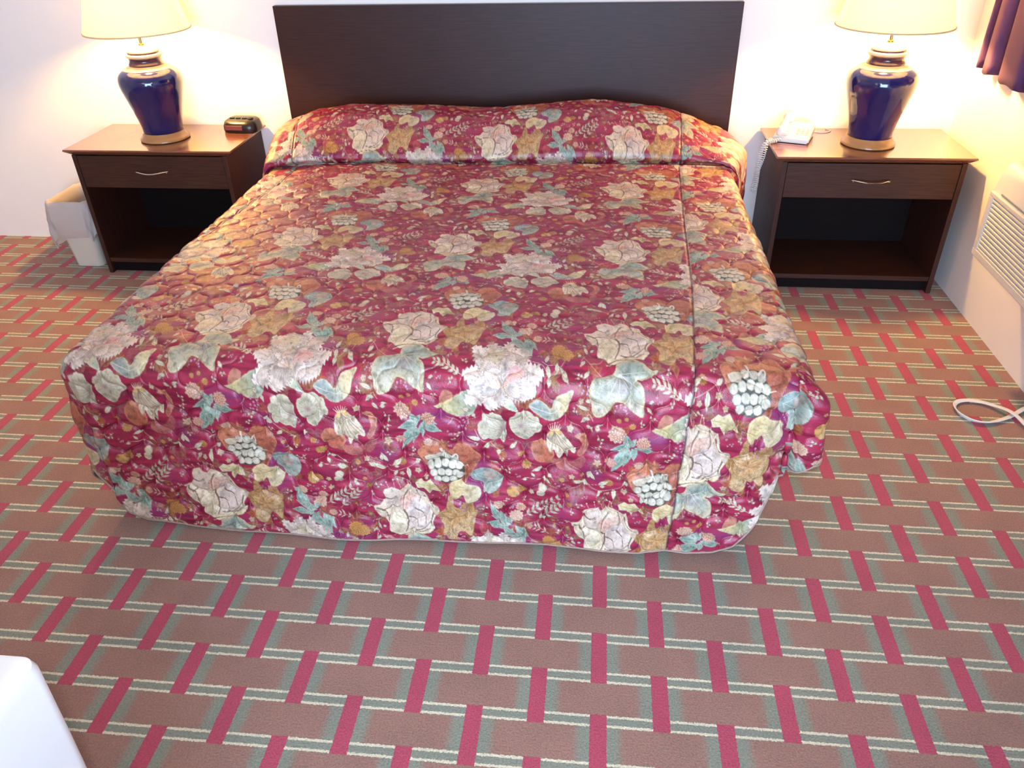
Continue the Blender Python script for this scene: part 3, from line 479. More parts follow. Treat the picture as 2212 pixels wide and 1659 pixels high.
('fill',[[(0.1084,0.3786),(0.0988,0.3646),(0.1135,0.3579),(0.1295,0.3541),(0.1456,0.3493),(0.1369,0.3652),(0.1204,0.3772)],(206,204,186),None,None],{'oa':0.6})
('line',[[(0.1443,0.3346),(0.1496,0.3488),(0.1554,0.3611)],0.00592,0.00148,(228,226,216),0.9],{})
('line',[[(0.1729,0.3571),(0.1837,0.3449),(0.1889,0.3543),(0.1846,0.3627)],0.00592,0.00148,(228,226,216),0.9],{})
('line',[[(0.1794,0.3744),(0.1917,0.3892),(0.2137,0.3856)],0.00592,0.00148,(228,226,216),0.9],{})
('fill',[[(0.0689,0.4565),(0.0846,0.441),(0.0958,0.4449),(0.1116,0.4378),(0.1253,0.455),(0.1405,0.4796),(0.1162,0.4741),(0.1071,0.4912),(0.0927,0.4695),(0.0761,0.4726)],(206,204,164),(180,174,126),[(0.0756,0.4547),(0.1359,0.4738)]],{'edge':(222,220,196),'smooth':False})
('line',[[(0.073,0.4571),(0.1039,0.4597),(0.1357,0.477)],0.00185,0.00074,(140,132,90),0.7],{})
('fill',[[(0.1611,0.4548),(0.1902,0.4346),(0.2109,0.4436),(0.2382,0.4507),(0.2484,0.4706),(0.2332,0.4992),(0.2084,0.5055),(0.1976,0.4822),(0.1765,0.502),(0.1623,0.4876)],(208,196,148),(190,186,160),[(0.165,0.4596),(0.2417,0.4821)]],{'edge':(222,216,190),'noise':16})
('fill',[[(0.2207,0.4061),(0.2354,0.3891),(0.2633,0.3807),(0.2949,0.3922),(0.3067,0.4164),(0.2946,0.4501),(0.2743,0.4685),(0.2541,0.4699),(0.2514,0.4345),(0.2266,0.426)],(118,146,150),(158,178,172),[(0.2313,0.3947),(0.2906,0.4601)]],{'edge':(196,206,196),'ew':4})
('line',[[(0.2311,0.4075),(0.2669,0.4163),(0.3028,0.4169)],0.00148,0.00055,(206,212,200),0.7],{})
('line',[[(0.2311,0.4075),(0.2525,0.4401),(0.2744,0.4647)],0.00148,0.00055,(206,212,200),0.7],{})
('line',[[(0.2311,0.4075),(0.2425,0.4374),(0.2542,0.4593)],0.00148,0.00055,(206,212,200),0.7],{})
('line',[[(0.2311,0.4075),(0.2491,0.4005),(0.2672,0.3853)],0.00148,0.00055,(206,212,200),0.7],{})
('fill',[[(0.2552,0.3969),(0.2751,0.3895),(0.2909,0.4029),(0.2828,0.4193),(0.2628,0.4191)],(186,150,140),None,None],{'oa':0,'alpha':0.5})
('line',[[(0.3737,0.1048),(0.3985,0.1093),(0.4194,0.1332),(0.4397,0.1153),(0.4524,0.0918)],0.00148,0.00093,(204,196,176),0.9],{})
('leaf',[(0.405,0.1016),(0.411,0.0738),0.01036,(196,200,182),(212,210,190)],{'nv':0})
('leaf',[(0.4347,0.1209),(0.4336,0.0983),0.01036,(196,200,182),(212,210,190)],{'nv':0})
('leaf',[(0.4175,0.1333),(0.4166,0.1536),0.01258,(196,200,182),(212,210,190)],{'nv':0})
('leaf',[(0.4476,0.1214),(0.4658,0.1422),0.01332,(196,200,182),(212,210,190)],{'nv':0})
('leaf',[(0.3945,0.1075),(0.3827,0.1168),0.0074,(196,200,182),(212,210,190)],{'nv':0})
('puff',[(0.4529,0.0715),0.02294,(172,122,72),(206,164,106)],{})
('line',[[(-0.1433,0.1007),(-0.1281,0.1077),(-0.1092,0.1059),(-0.089,0.1149)],0.00148,0.00093,(204,196,176),0.9],{})
('leaf',[(-0.1301,0.1078),(-0.1203,0.142),0.0111,(196,200,182),(212,210,190)],{'nv':0})
('leaf',[(-0.0971,0.1107),(-0.0752,0.1356),0.0111,(196,200,182),(212,210,190)],{'nv':0})
('line',[[(-0.0402,0.0685),(-0.0477,0.0876),(-0.0503,0.1026)],0.00148,0.00093,(204,196,176),0.9],{})
('leaf',[(-0.0397,0.0864),(-0.0492,0.1049),0.00962,(196,200,182),(212,210,190)],{'nv':0})
('puff',[(-0.1065,0.0549),0.02072,(176,120,62),(204,156,90)],{})
('line',[[(0.4821,0.0426),(0.5077,0.0279)],0.00148,0.00093,(204,196,176),0.9],{})
('line',[[(-0.0105,0.4077),(0.0172,0.4174),(0.0548,0.4001),(0.0802,0.3819)],0.00148,0.00093,(204,196,176),0.9],{})
('leaf',[(-0.0047,0.4122),(-0.0421,0.39),0.01258,(196,200,182),(212,210,190)],{'nv':0})
('leaf',[(0.004,0.3806),(-0.0137,0.3525),0.0111,(196,200,182),(212,210,190)],{'nv':0})
('leaf',[(0.0548,0.4001),(0.0567,0.4438),0.01332,(196,200,182),(212,210,190)],{'nv':0})
('leaf',[(0.0758,0.3875),(0.0887,0.3733),0.01258,(196,200,182),(212,210,190)],{'nv':0})
('leaf',[(0.0256,0.4138),(0.0112,0.4414),0.00962,(196,200,182),(212,210,190)],{'nv':0})
('leaf',[(0.0184,0.4018),(0.0329,0.3976),0.0111,(196,200,182),(212,210,190)],{'nv':0})
('puff',[(0.0402,0.3805),0.01406,(170,116,70),(196,150,96)],{})
('line',[[(0.2343,0.2644),(0.2491,0.2887),(0.2759,0.305),(0.2991,0.3219),(0.3108,0.3156)],0.00148,0.00093,(204,196,176),0.9],{})
('leaf',[(0.2491,0.2887),(0.2125,0.2831),0.01258,(196,200,182),(212,210,190)],{'nv':0})
('leaf',[(0.2721,0.3054),(0.2524,0.3247),0.0111,(196,200,182),(212,210,190)],{'nv':0})
('leaf',[(0.2952,0.3174),(0.2952,0.3371),0.01258,(196,200,182),(212,210,190)],{'nv':0})
('leaf',[(0.3224,0.3143),(0.3416,0.3),0.01184,(196,200,182),(212,210,190)],{'nv':0})
('leaf',[(0.295,0.3619),(0.2714,0.3622),0.00962,(196,200,182),(212,210,190)],{'nv':0})
('leaf',[(0.23,0.2247),(0.2351,0.243),0.00962,(196,200,182),(212,210,190)],{'nv':0})
('leaf',[(0.2208,0.2184),(0.2038,0.2183),0.0111,(196,200,182),(212,210,190)],{'nv':0})
('line',[[(0.3622,0.3995),(0.3899,0.4013),(0.4214,0.4027)],0.00148,0.00093,(204,196,176),0.9],{})
('leaf',[(0.3702,0.4037),(0.3544,0.4081),0.00962,(196,200,182),(212,210,190)],{'nv':0})
('leaf',[(0.4095,0.399),(0.4337,0.4156),0.01258,(196,200,182),(212,210,190)],{'nv':0})
('leaf',[(0.3898,0.3962),(0.3785,0.3823),0.00814,(196,200,182),(212,210,190)],{'nv':0})
('disc',[(0.4068,0.4469),0.01184,(204,198,180),(186,180,164)],{})
('disc',[(0.3328,0.4576),0.01776,(186,140,84),(206,176,126)],{})
('puff',[(0.3548,0.4444),0.0148,(166,110,66),(196,150,92)],{})
('line',[[(0.492,0.3993),(0.5198,0.4062),(0.5583,0.3964)],0.00148,0.00093,(204,196,176),0.9],{})
('leaf',[(0.5078,0.4025),(0.4885,0.3921),0.0111,(196,200,182),(212,210,190)],{'nv':0})
('leaf',[(0.5261,0.38),(0.5285,0.3546),0.0111,(196,200,182),(212,210,190)],{'nv':0})
('leaf',[(0.5544,0.3969),(0.5838,0.3731),0.01258,(196,200,182),(212,210,190)],{'nv':0})
('line',[[(0.1819,0.2402),(0.1736,0.2519),(0.1655,0.2582)],0.00148,0.00093,(204,196,176),0.9],{})
('line',[[(0.2003,0.2132),(0.2204,0.2292),(0.2113,0.2629)],0.00148,0.00093,(204,196,176),0.9],{})
('disc',[(0.1991,0.2385),0.0037,(206,160,190),(160,100,140)],{'oa':0.7,'noise':0})
('disc',[(0.2088,0.234),0.0037,(206,160,190),(160,100,140)],{'oa':0.7,'noise':0})
('disc',[(0.2161,0.2405),0.0037,(206,160,190),(160,100,140)],{'oa':0.7,'noise':0})
('disc',[(0.2064,0.2458),0.0037,(206,160,190),(160,100,140)],{'oa':0.7,'noise':0})
('disc',[(0.1965,0.2533),0.0037,(206,160,190),(160,100,140)],{'oa':0.7,'noise':0})
('disc',[(0.2079,0.2541),0.0037,(206,160,190),(160,100,140)],{'oa':0.7,'noise':0})
('disc',[(0.2176,0.2513),0.0037,(206,160,190),(160,100,140)],{'oa':0.7,'noise':0})
('disc',[(0.2017,0.2631),0.0037,(206,160,190),(160,100,140)],{'oa':0.7,'noise':0})
('disc',[(0.2113,0.2648),0.0037,(206,160,190),(160,100,140)],{'oa':0.7,'noise':0})
('disc',[(0.1941,0.2628),0.0037,(206,160,190),(160,100,140)],{'oa':0.7,'noise':0})
('disc',[(0.1896,0.5155),0.00333,(206,170,190),(160,100,130)],{'oa':0.7,'noise':0})
('disc',[(0.2001,0.5087),0.00333,(206,170,190),(160,100,130)],{'oa':0.7,'noise':0})
('disc',[(0.2082,0.5142),0.00333,(206,170,190),(160,100,130)],{'oa':0.7,'noise':0})
('disc',[(0.1913,0.5289),0.00333,(206,170,190),(160,100,130)],{'oa':0.7,'noise':0})
('disc',[(0.2036,0.5301),0.00333,(206,170,190),(160,100,130)],{'oa':0.7,'noise':0})
('disc',[(0.1972,0.5391),0.00333,(206,170,190),(160,100,130)],{'oa':0.7,'noise':0})
('disc',[(-0.0375,0.1508),0.00333,(206,170,190),(160,100,130)],{'oa':0.7,'noise':0})
('disc',[(-0.0286,0.1564),0.00333,(206,170,190),(160,100,130)],{'oa':0.7,'noise':0})
('disc',[(-0.0278,0.1431),0.00333,(206,170,190),(160,100,130)],{'oa':0.7,'noise':0})
('disc',[(0.044,0.1738),0.00333,(206,170,190),(160,100,130)],{'oa':0.7,'noise':0})
('disc',[(0.0533,0.1701),0.00333,(206,170,190),(160,100,130)],{'oa':0.7,'noise':0})
('disc',[(0.0647,0.1721),0.00333,(206,170,190),(160,100,130)],{'oa':0.7,'noise':0})
('disc',[(0.0667,0.1793),0.00333,(206,170,190),(160,100,130)],{'oa':0.7,'noise':0})
('disc',[(0.493,0.1413),0.00333,(206,170,190),(160,100,130)],{'oa':0.7,'noise':0})
('disc',[(0.4994,0.1552),0.00333,(206,170,190),(160,100,130)],{'oa':0.7,'noise':0})
('puff',[(-0.1015,0.6368),0.0222,(168,116,62),(190,150,86)],{})
('puff',[(0.3675,0.3585),0.0148,(176,126,72),(200,160,100)],{})
('fill',[[(0.1178,0.5911),(0.1315,0.5669),(0.1434,0.5821),(0.1652,0.5626),(0.1861,0.5599),(0.2235,0.5662),(0.2144,0.5955),(0.197,0.6148),(0.1845,0.6107),(0.1669,0.6303),(0.1407,0.6453),(0.1241,0.6359)],(184,136,84),(208,182,140),[(0.1439,0.5709),(0.1667,0.6361)]],{'edge':(214,186,140),'noise':20,'alpha':0.0})
('fill',[[(0.2396,0.0227),(0.2544,0.0139),(0.2717,0.0269),(0.2684,0.0537),(0.2495,0.0555)],(176,96,96),None,None],{'alpha':0.6,'oa':0,'noise':24})
('line',[[(-0.1302,0.3708),(-0.11,0.3887),(-0.0994,0.4027)],0.00148,0.00093,(204,196,176),0.9],{})
('leaf',[(-0.1323,0.371),(-0.1617,0.3794),0.00962,(196,200,182),(212,210,190)],{'nv':0})
('leaf',[(-0.1177,0.3845),(-0.1044,0.3931),0.0111,(196,200,182),(212,210,190)],{'nv':0})
('disc',[(-0.129,0.4294),0.01184,(196,194,176),None],{})
('line',[[(-0.0102,0.2116),(-0.0199,0.1983),(-0.0285,0.2062)],0.00148,0.00093,(204,196,176),0.9],{})
('leaf',[(-0.0174,0.2087),(-0.0363,0.2069),0.0074,(196,200,182),(212,210,190)],{'nv':0})
('leaf',[(-0.0038,0.2217),(0.0136,0.2208),0.00666,(196,200,182),(212,210,190)],{'nv':0})"""
OPS=[tuple(x) for x in eval('['+OPS_SRC.strip().replace('\n',',')+']')]
def exec_ops():
    for f,a,k in OPS: globals()[f](*a,**k)
import bpy, bmesh
from mathutils import Vector, Matrix
PI=math.pi
SC=bpy.context.scene; COL=SC.collection
random_=np.random.default_rng(3)
# ------------------------------------------------------------------ materials
def srgb(*c):
    v=lin(c); return (float(v[0]),float(v[1]),float(v[2]),1.)
def mat(name,col,rough=.5,spec=.5,metal=0.,coat=0.,nz=0.,nscale=40.,bump=0.,stretch=(1,1,1),emit=None,estr=0.,transl=0.):
    m=bpy.data.materials.new(name);m.use_nodes=True;nt=m.node_tree;N=nt.nodes;L=nt.links
    b=N['Principled BSDF'];b.inputs['Roughness'].default_value=rough;b.inputs['Metallic'].default_value=metal
    b.inputs['Specular IOR Level'].default_value=spec;b.inputs['Coat Weight'].default_value=coat;b.inputs['Base Color'].default_value=col
    b.inputs['Coat Roughness'].default_value=.12
    tc=N.new('ShaderNodeTexCoord');mp=N.new('ShaderNodeMapping');mp.inputs['Scale'].default_value=stretch
    no=N.new('ShaderNodeTexNoise');no.inputs['Scale'].default_value=nscale;no.inputs['Detail'].default_value=4
    L.new(tc.outputs['Object'],mp.inputs['Vector']);L.new(mp.outputs['Vector'],no.inputs['Vector'])
    if nz:
        mx=N.new('ShaderNodeMix');mx.data_type='RGBA';mx.inputs['A'].default_value=tuple(c*(1-nz) for c in col[:3])+(1,);mx.inputs['B'].default_value=tuple(min(1,c*(1+nz)) for c in col[:3])+(1,)
        L.new(no.outputs['Fac'],mx.inputs['Factor']);L.new(mx.outputs['Result'],b.inputs['Base Color'])
    if bump:
        bp=N.new('ShaderNodeBump');bp.inputs['Strength'].default_value=bump;bp.inputs['Distance'].default_value=.002
        L.new(no.outputs['Fac'],bp.inputs['Height']);L.new(bp.outputs['Normal'],b.inputs['Normal'])
    if emit: b.inputs['Emission Color'].default_value=emit;b.inputs['Emission Strength'].default_value=estr
    if transl:
        t=N.new('ShaderNodeBsdfTranslucent');t.inputs['Color'].default_value=col;ms=N.new('ShaderNodeMixShader');ms.inputs['Fac'].default_value=transl
        L.new(b.outputs['BSDF'],ms.inputs[1]);L.new(t.outputs['BSDF'],ms.inputs[2]);L.new(ms.outputs['Shader'],N['Material Output'].inputs['Surface'])
    return m
def wood(name,c1,c2,rough,coat=0.,axis='X',spec=.5):
    m=bpy.data.materials.new(name);m.use_nodes=True;nt=m.node_tree;N=nt.nodes;L=nt.links;b=N['Principled BSDF']
    b.inputs['Roughness'].default_value=rough;b.inputs['Coat Weight'].default_value=coat;b.inputs['Coat Roughness'].default_value=.15;b.inputs['Specular IOR Level'].default_value=spec
    tc=N.new('ShaderNodeTexCoord');mp=N.new('ShaderNodeMapping');mp.inputs['Scale'].default_value=(2.5,60,60) if axis=='X' else (60,60,2.5)
    no=N.new('ShaderNodeTexNoise');no.inputs['Scale'].default_value=3.2;no.inputs['Detail'].default_value=7;no.inputs['Roughness'].default_value=.65
    rp=N.new('ShaderNodeValToRGB');rp.color_ramp.elements[0].position=.32;rp.color_ramp.elements[0].color=c1;rp.color_ramp.elements[1].position=.72;rp.color_ramp.elements[1].color=c2
    bp=N.new('ShaderNodeBump');bp.inputs['Strength'].default_value=.12;bp.inputs['Distance'].default_value=.001
    L.new(tc.outputs['Object'],mp.inputs['Vector']);L.new(mp.outputs['Vector'],no.inputs['Vector']);L.new(no.outputs['Fac'],rp.inputs['Fac']);L.new(rp.outputs['Color'],b.inputs['Base Color'])
    L.new(no.outputs['Fac'],bp.inputs['Height']);L.new(bp.outputs['Normal'],b.inputs['Normal'])
    return m
class NT:
    """tiny expression helper over math nodes"""
    def __init__(s,m): s.nt=m.node_tree
    def op(s,o,a,b=None,c=None):
        n=s.nt.nodes.new('ShaderNodeMath');n.operation=o
        for i,v in enumerate((a,b,c)):
            if v is None: continue
            if isinstance(v,(int,float)): n.inputs[i].default_value=v
            else: s.nt.links.new(v,n.inputs[i])
        return n.outputs[0]
    def mix(s,f,a,b):
        n=s.nt.nodes.new('ShaderNodeMix');n.data_type='RGBA'
        for k,v in (('Factor',f),('A',a),('B',b)):
            if isinstance(v,(tuple,float,int)): n.inputs[k].default_value=v
            else: s.nt.links.new(v,n.inputs[k])
        return n.outputs['Result']
def carpet_mat():
    m=bpy.data.materials.new('basketweave_carpet');m.use_nodes=True;nt=m.node_tree;N=nt.nodes;L=nt.links;b=N['Principled BSDF'];b.inputs['Roughness'].default_value=.95;b.inputs['Specular IOR Level'].default_value=.1
    b.inputs['Sheen Weight'].default_value=.15;b.inputs['Sheen Roughness'].default_value=.6
    e=NT(m);tc=N.new('ShaderNodeTexCoord');sp=N.new('ShaderNodeSeparateXYZ')
    wob=N.new('ShaderNodeTexNoise');wob.inputs['Scale'].default_value=260;wob.inputs['Detail'].default_value=1
    va=N.new('ShaderNodeVectorMath');va.operation='MULTIPLY_ADD';va.inputs[1].default_value=(.006,.006,0)
    L.new(tc.outputs['Object'],wob.inputs['Vector']);L.new(wob.outputs['Color'],va.inputs[0]);L.new(tc.outputs['Object'],va.inputs[2]);L.new(va.outputs[0],sp.inputs[0])
    X=e.op('ADD',e.op('DIVIDE',e.op('SUBTRACT',sp.outputs[0],.003),.14),100.)
    Y=e.op('ADD',e.op('DIVIDE',e.op('SUBTRACT',-2.163,e.op('SUBTRACT',sp.outputs[1],.003)),.14*.8069),100.)
    ci=e.op('ROUND',X);cf=e.op('ABSOLUTE',e.op('SUBTRACT',X,ci))
    rk=e.op('FLOOR',Y);rf=e.op('SUBTRACT',Y,rk)               # band index, position in band
    lf=e.op('MINIMUM',rf,e.op('SUBTRACT',1.,rf))               # distance to nearest double line
    par=e.op('MODULO',e.op('ADD',ci,rk),2.)                    # 1 -> block on this column
    red=e.op('LESS_THAN',cf,.135)
    inband=e.op('GREATER_THAN',lf,.137)
    odd=e.op('GREATER_THAN',par,.5)
    # block centred on odd column: covers cf<.66 ; measured from neighbouring column as 1-cf
    dist=e.op('ADD',e.op('MULTIPLY',cf,par),e.op('MULTIPLY',e.op('SUBTRACT',1.,cf),e.op('SUBTRACT',1.,par)))
    n0=N.new('ShaderNodeTexNoise');n0.inputs['Scale'].default_value=150;n0.inputs['Detail'].default_value=3;L.new(tc.outputs['Object'],n0.inputs['Vector'])
    sf=N.new('ShaderNodeMapRange');sf.interpolation_type='SMOOTHSTEP';sf.inputs['From Min'].default_value=.74;sf.inputs['From Max'].default_value=.58;L.new(e.op('ADD',dist,e.op('MULTIPLY',e.op('SUBTRACT',n0.outputs['Fac'],.5),.22)),sf.inputs['Value'])
    block=e.op('MULTIPLY',sf.outputs[0],inband);hard=e.op('MULTIPLY',e.op('LESS_THAN',dist,.665),inband)
    redm=e.op('MULTIPLY',red,e.op('SUBTRACT',1.,hard))
    cl=e.op('COMPARE',lf,.103,.027)
    cream=e.op('MULTIPLY',cl,e.op('SUBTRACT',1.,redm))
    n1=N.new('ShaderNodeTexNoise');n1.inputs['Scale'].default_value=230;n1.inputs['Detail'].default_value=3
    n2=N.new('ShaderNodeTexNoise');n2.inputs['Scale'].default_value=9;n2.inputs['Detail'].default_value=3
    L.new(tc.outputs['Object'],n1.inputs['Vector']);L.new(tc.outputs['Object'],n2.inputs['Vector'])
    green=srgb(128,132,118);brown=srgb(150,108,100);brown2=srgb(140,112,96);redc=srgb(167,70,90);crm=srgb(206,198,172)
    br=e.mix(e.op('MULTIPLY',n1.outputs['Fac'],1.),brown,brown2)
    c=e.mix(block,green,br);c=e.mix(redm,c,redc);c=e.mix(cream,c,crm)
    k=e.op('ADD',e.op('MULTIPLY',n1.outputs['Fac'],1.0),e.op('ADD',e.op('MULTIPLY',n2.outputs['Fac'],.3),.35))
    cm=N.new('ShaderNodeVectorMath');cm.operation='SCALE';L.new(c,cm.inputs[0]);L.new(k,cm.inputs['Scale']);L.new(cm.outputs[0],b.inputs['Base Color'])
    bp=N.new('ShaderNodeBump');bp.inputs['Strength'].default_value=.5;bp.inputs['Distance'].default_value=.004;L.new(n1.outputs['Fac'],bp.inputs['Height']);L.new(bp.outputs['Normal'],b.inputs['Normal'])
    return m
def quilt_mat():
    m=bpy.data.materials.new('floral_quilted_satin');m.use_nodes=True;nt=m.node_tree;N=nt.nodes;L=nt.links;b=N['Principled BSDF']
    b.inputs['Roughness'].default_value=.35;b.inputs['Specular IOR Level'].default_value=.5;b.inputs['Sheen Weight'].default_value=.0
    at=N.new('ShaderNodeAttribute');at.attribute_name='print';tc=N.new('ShaderNodeTexCoord')
    L.new(at.outputs['Color'],b.inputs['Base Color'])
    no=N.new('ShaderNodeTexNoise');no.inputs['Scale'].default_value=420;no.inputs['Detail'].default_value=2
    n2=N.new('ShaderNodeTexNoise');n2.inputs['Scale'].default_value=60;n2.inputs['Detail'].default_value=3
    L.new(tc.outputs['Object'],no.inputs['Vector']);L.new(tc.outputs['Object'],n2.inputs['Vector'])
    ad=N.new('ShaderNodeMath');ad.operation='MULTIPLY_ADD';ad.inputs[1].default_value=2.2;L.new(n2.outputs['Fac'],ad.inputs[0]);L.new(no.outputs['Fac'],ad.inputs[2])
    bp=N.new('ShaderNodeBump');bp.inputs['Strength'].default_value=.35;bp.inputs['Distance'].default_value=.0016;L.new(ad.outputs[0],bp.inputs['Height']);L.new(bp.outputs['Normal'],b.inputs['Normal'])
    return m
M={}
M['wall']=mat('painted_plaster',srgb(243,241,239),.75,.3,nz=.02,nscale=6,bump=.08)
M['ceil']=mat('ceiling_paint',srgb(238,236,232),.9,.2,nz=.02,nscale=60,bump=.2)
M['carpet']=carpet_mat()
M['quilt']=quilt_mat()
M['wood']=wood('espresso_veneer',srgb(46,23,16),srgb(76,42,28),.48,0.,'X',.3)
M['woodv']=wood('espresso_veneer_side',srgb(46,23,18),srgb(74,42,32),.48,0.,'Z',.3)
M['woodshade']=wood('shaded_inner_veneer',srgb(20,14,14),srgb(28,20,19),.6,.0,'X',.08)  # espresso veneer darkened: shade of the nightstand interior put into the colour
M['woodtoplit']=wood('lamplit_top_veneer',srgb(104,60,42),srgb(138,84,58),.24,1.)  # espresso veneer lightened: reflection of the lamplit wall put partly into the colour
M['hb']=wood('headboard_veneer',srgb(40,20,19),srgb(60,33,31),.42,.0,'X',.28)
M['chrome']=mat('brushed_chrome',srgb(214,212,210),.18,metal=1.,nz=.03,nscale=80)
M['navy']=mat('navy_glaze',srgb(20,23,80),.09,.6,coat=.5,nz=.12,nscale=14)
M['creamglaze']=mat('cream_crackle_glaze',srgb(206,190,158),.22,.5,nz=.05,nscale=30)
M['bronze']=mat('dark_plum_glaze',srgb(58,34,54),.14,.6,nz=.08,nscale=30)
M['tan']=mat('tan_glazed_foot',srgb(170,124,78),.22,.5,nz=.08,nscale=24)
M['brass']=mat('brass',srgb(200,160,90),.25,metal=1.,nz=.04,nscale=60)
M['shade']=mat('pleated_shade_fabric',srgb(250,246,236),.9,.1,nz=.02,nscale=120,bump=.1,transl=.8)
M['shadetrim']=mat('shade_trim',srgb(206,190,158),.9,.1,nz=.05,nscale=200)
M['bulb']=mat('lit_bulb',srgb(255,240,220),.4,nz=.02,emit=(1.,.54,.14,1),estr=1720.)
M['black']=mat('black_plastic',srgb(30,26,26),.28,.5,nz=.08,nscale=90)
M['blackm']=mat('black_plastic_matt',srgb(20,18,18),.6,.4,nz=.08,nscale=90)
M['display']=mat('red_tinted_display',srgb(120,62,62),.15,.5,coat=.5,nz=.1,nscale=40)
M['white']=mat('white_plastic',srgb(232,230,224),.35,.5,nz=.02,nscale=50)
M['whitecord']=mat('white_cord_vinyl',srgb(226,224,220),.4,.5,nz=.03,nscale=60)
M['grey']=mat('grey_buttons',srgb(190,190,188),.45,.4,nz=.04,nscale=60)
M['acbeige']=mat('almond_enamel',srgb(214,212,206),.42,.45,nz=.03,nscale=20)
M['acgrille']=mat('almond_grille',srgb(206,204,198),.5,.4,nz=.03,nscale=30)
M['acdark']=mat('grey_vent',srgb(120,130,144),.5,.4,nz=.06,nscale=30)
M['curtain']=mat('plum_curtain_weave',srgb(92,62,106),.8,.3,nz=.22,nscale=30,bump=.3,stretch=(1,14,60))
M['bin']=mat('ivory_plastic_bin',srgb(214,206,190),.45,.5,nz=.03,nscale=20)
M['liner']=mat('thin_white_bin_liner',srgb(226,218,214),.35,.5,nz=.05,nscale=45,bump=.5,transl=.4)
M['hem']=mat('ivory_hem_binding',srgb(150,128,118),.6,.3,nz=.3,nscale=80)
M['mattress']=mat('mattress_ticking',srgb(220,216,208),.9,.2,nz=.04,nscale=60)
M['laminate']=mat('white_laminate',srgb(238,240,242),.3,.5,nz=.01,nscale=20)
M['glass']=mat('window_glass',srgb(40,46,56),.05,.6,nz=.02,nscale=4)
M['alu']=mat('white_window_frame',srgb(224,222,218),.5,.4,nz=.02,nscale=30)
# ------------------------------------------------------------------ object helpers
def tag(o,label=None,cat=None,group=None,kind=None):
    for k,v in (('label',label),('category',cat),('group',group),('kind',kind)):
        if v: o[k]=v
    return o
def empty(name,loc,label,cat,group=None,rz=0.):
    o=bpy.data.objects.new(name,None);o.empty_display_size=.05;o.location=loc;o.rotation_euler=(0,0,rz);COL.objects.link(o);return tag(o,label,cat,group)
def obj(name,bm,m,parent=None,smooth=False,loc=None):
    me=bpy.data.meshes.new(name);bmesh.ops.recalc_face_normals(bm,faces=bm.faces);bm.to_mesh(me);bm.free()
    if smooth:
        for p in me.polygons: p.use_smooth=True
        if smooth!='all':
            try: me.set_sharp_from_angle(angle=math.radians(40))
            except Exception: pass
    me.materials.append(m);o=bpy.data.objects.new(name,me);COL.objects.link(o)
    if parent: o.parent=parent
    if loc: o.location=loc
    return o
def box(bm,lo,hi,bev=0.,seg=2,rz=0.,c=None):
    lo=Vector(lo);hi=Vector(hi);r=bmesh.ops.create_cube(bm,size=1.);v=r['verts']
    bmesh.ops.scale(bm,vec=hi-lo,verts=v);bmesh.ops.translate(bm,vec=(lo+hi)/2,verts=v)
    if rz: bmesh.ops.rotate(bm,cent=Vector(c) if c else (lo+hi)/2,matrix=Matrix.Rotation(rz,3,'Z'),verts=v)
    if bev:
        ed=list({e for x in v for e in x.link_edges});bmesh.ops.bevel(bm,geom=ed,offset=bev,segments=seg,affect='EDGES',profile=.6)
    return bm
def B(lo,hi,bev=0.,seg=2): return box(bmesh.new(),lo,hi,bev,seg)
def lathe(bm,prof,n=64,c=(0,0,0),cap=True):
    rings=[]
    for r,z in prof:
        rings.append([bm.verts.new((c[0]+r*math.cos(2*PI*i/n),c[1]+r*math.sin(2*PI*i/n),c[2]+z)) for i in range(n)])
    for a,b in zip(rings,rings[1:]):
        for i in range(n): bm.faces.new((a[i],a[(i+1)%n],b[(i+1)%n],b[i]))
    if cap:
        bm.faces.new(rings[0][::-1]);bm.faces.new(rings[-1])
    return bm
def tube(bm,P,r,n=10,closed=False,flat=1.):
    P=[Vector(p) for p in P];N=len(P);rings=[];up=Vector((0,0,1))
    for i,p in enumerate(P):
        t=(P[(i+1)%N]-P[i-1]) if closed else (P[min(i+1,N-1)]-P[max(i-1,0)])
        t.normalize();s=t.cross(up)
        if s.length<1e-4: s=Vector((1,0,0))
        s.normalize();u=s.cross(t)
        rings.append([bm.verts.new(p+(s*math.cos(2*PI*k/n)+u*math.sin(2*PI*k/n)*flat)*r) for k in range(n)])
    for i in range(N if closed else N-1):
        a,b=rings[i],rings[(i+1)%N]
        for k in range(n): bm.faces.new((a[k],a[(k+1)%n],b[(k+1)%n],b[k]))
    if not closed: bm.faces.new(rings[0][::-1]);bm.faces.new(rings[-1])
    return bm
def spl(P,n=10):
    P=np.asarray(P,float);Q=np.vstack([2*P[0]-P[1],P,2*P[-1]-P[-2]]);o=[]
    for i in range(1,len(Q)-2):
        p0,p1,p2,p3=Q[i-1],Q[i],Q[i+1],Q[i+2]
        for u in np.arange(n)/n: o.append(.5*((2*p1)+(-p0+p2)*u+(2*p0-5*p1+4*p2-p3)*u*u+(-p0+3*p1-3*p2+p3)*u**3))
    o.append(P[-1]);return [tuple(map(float,p)) for p in o]
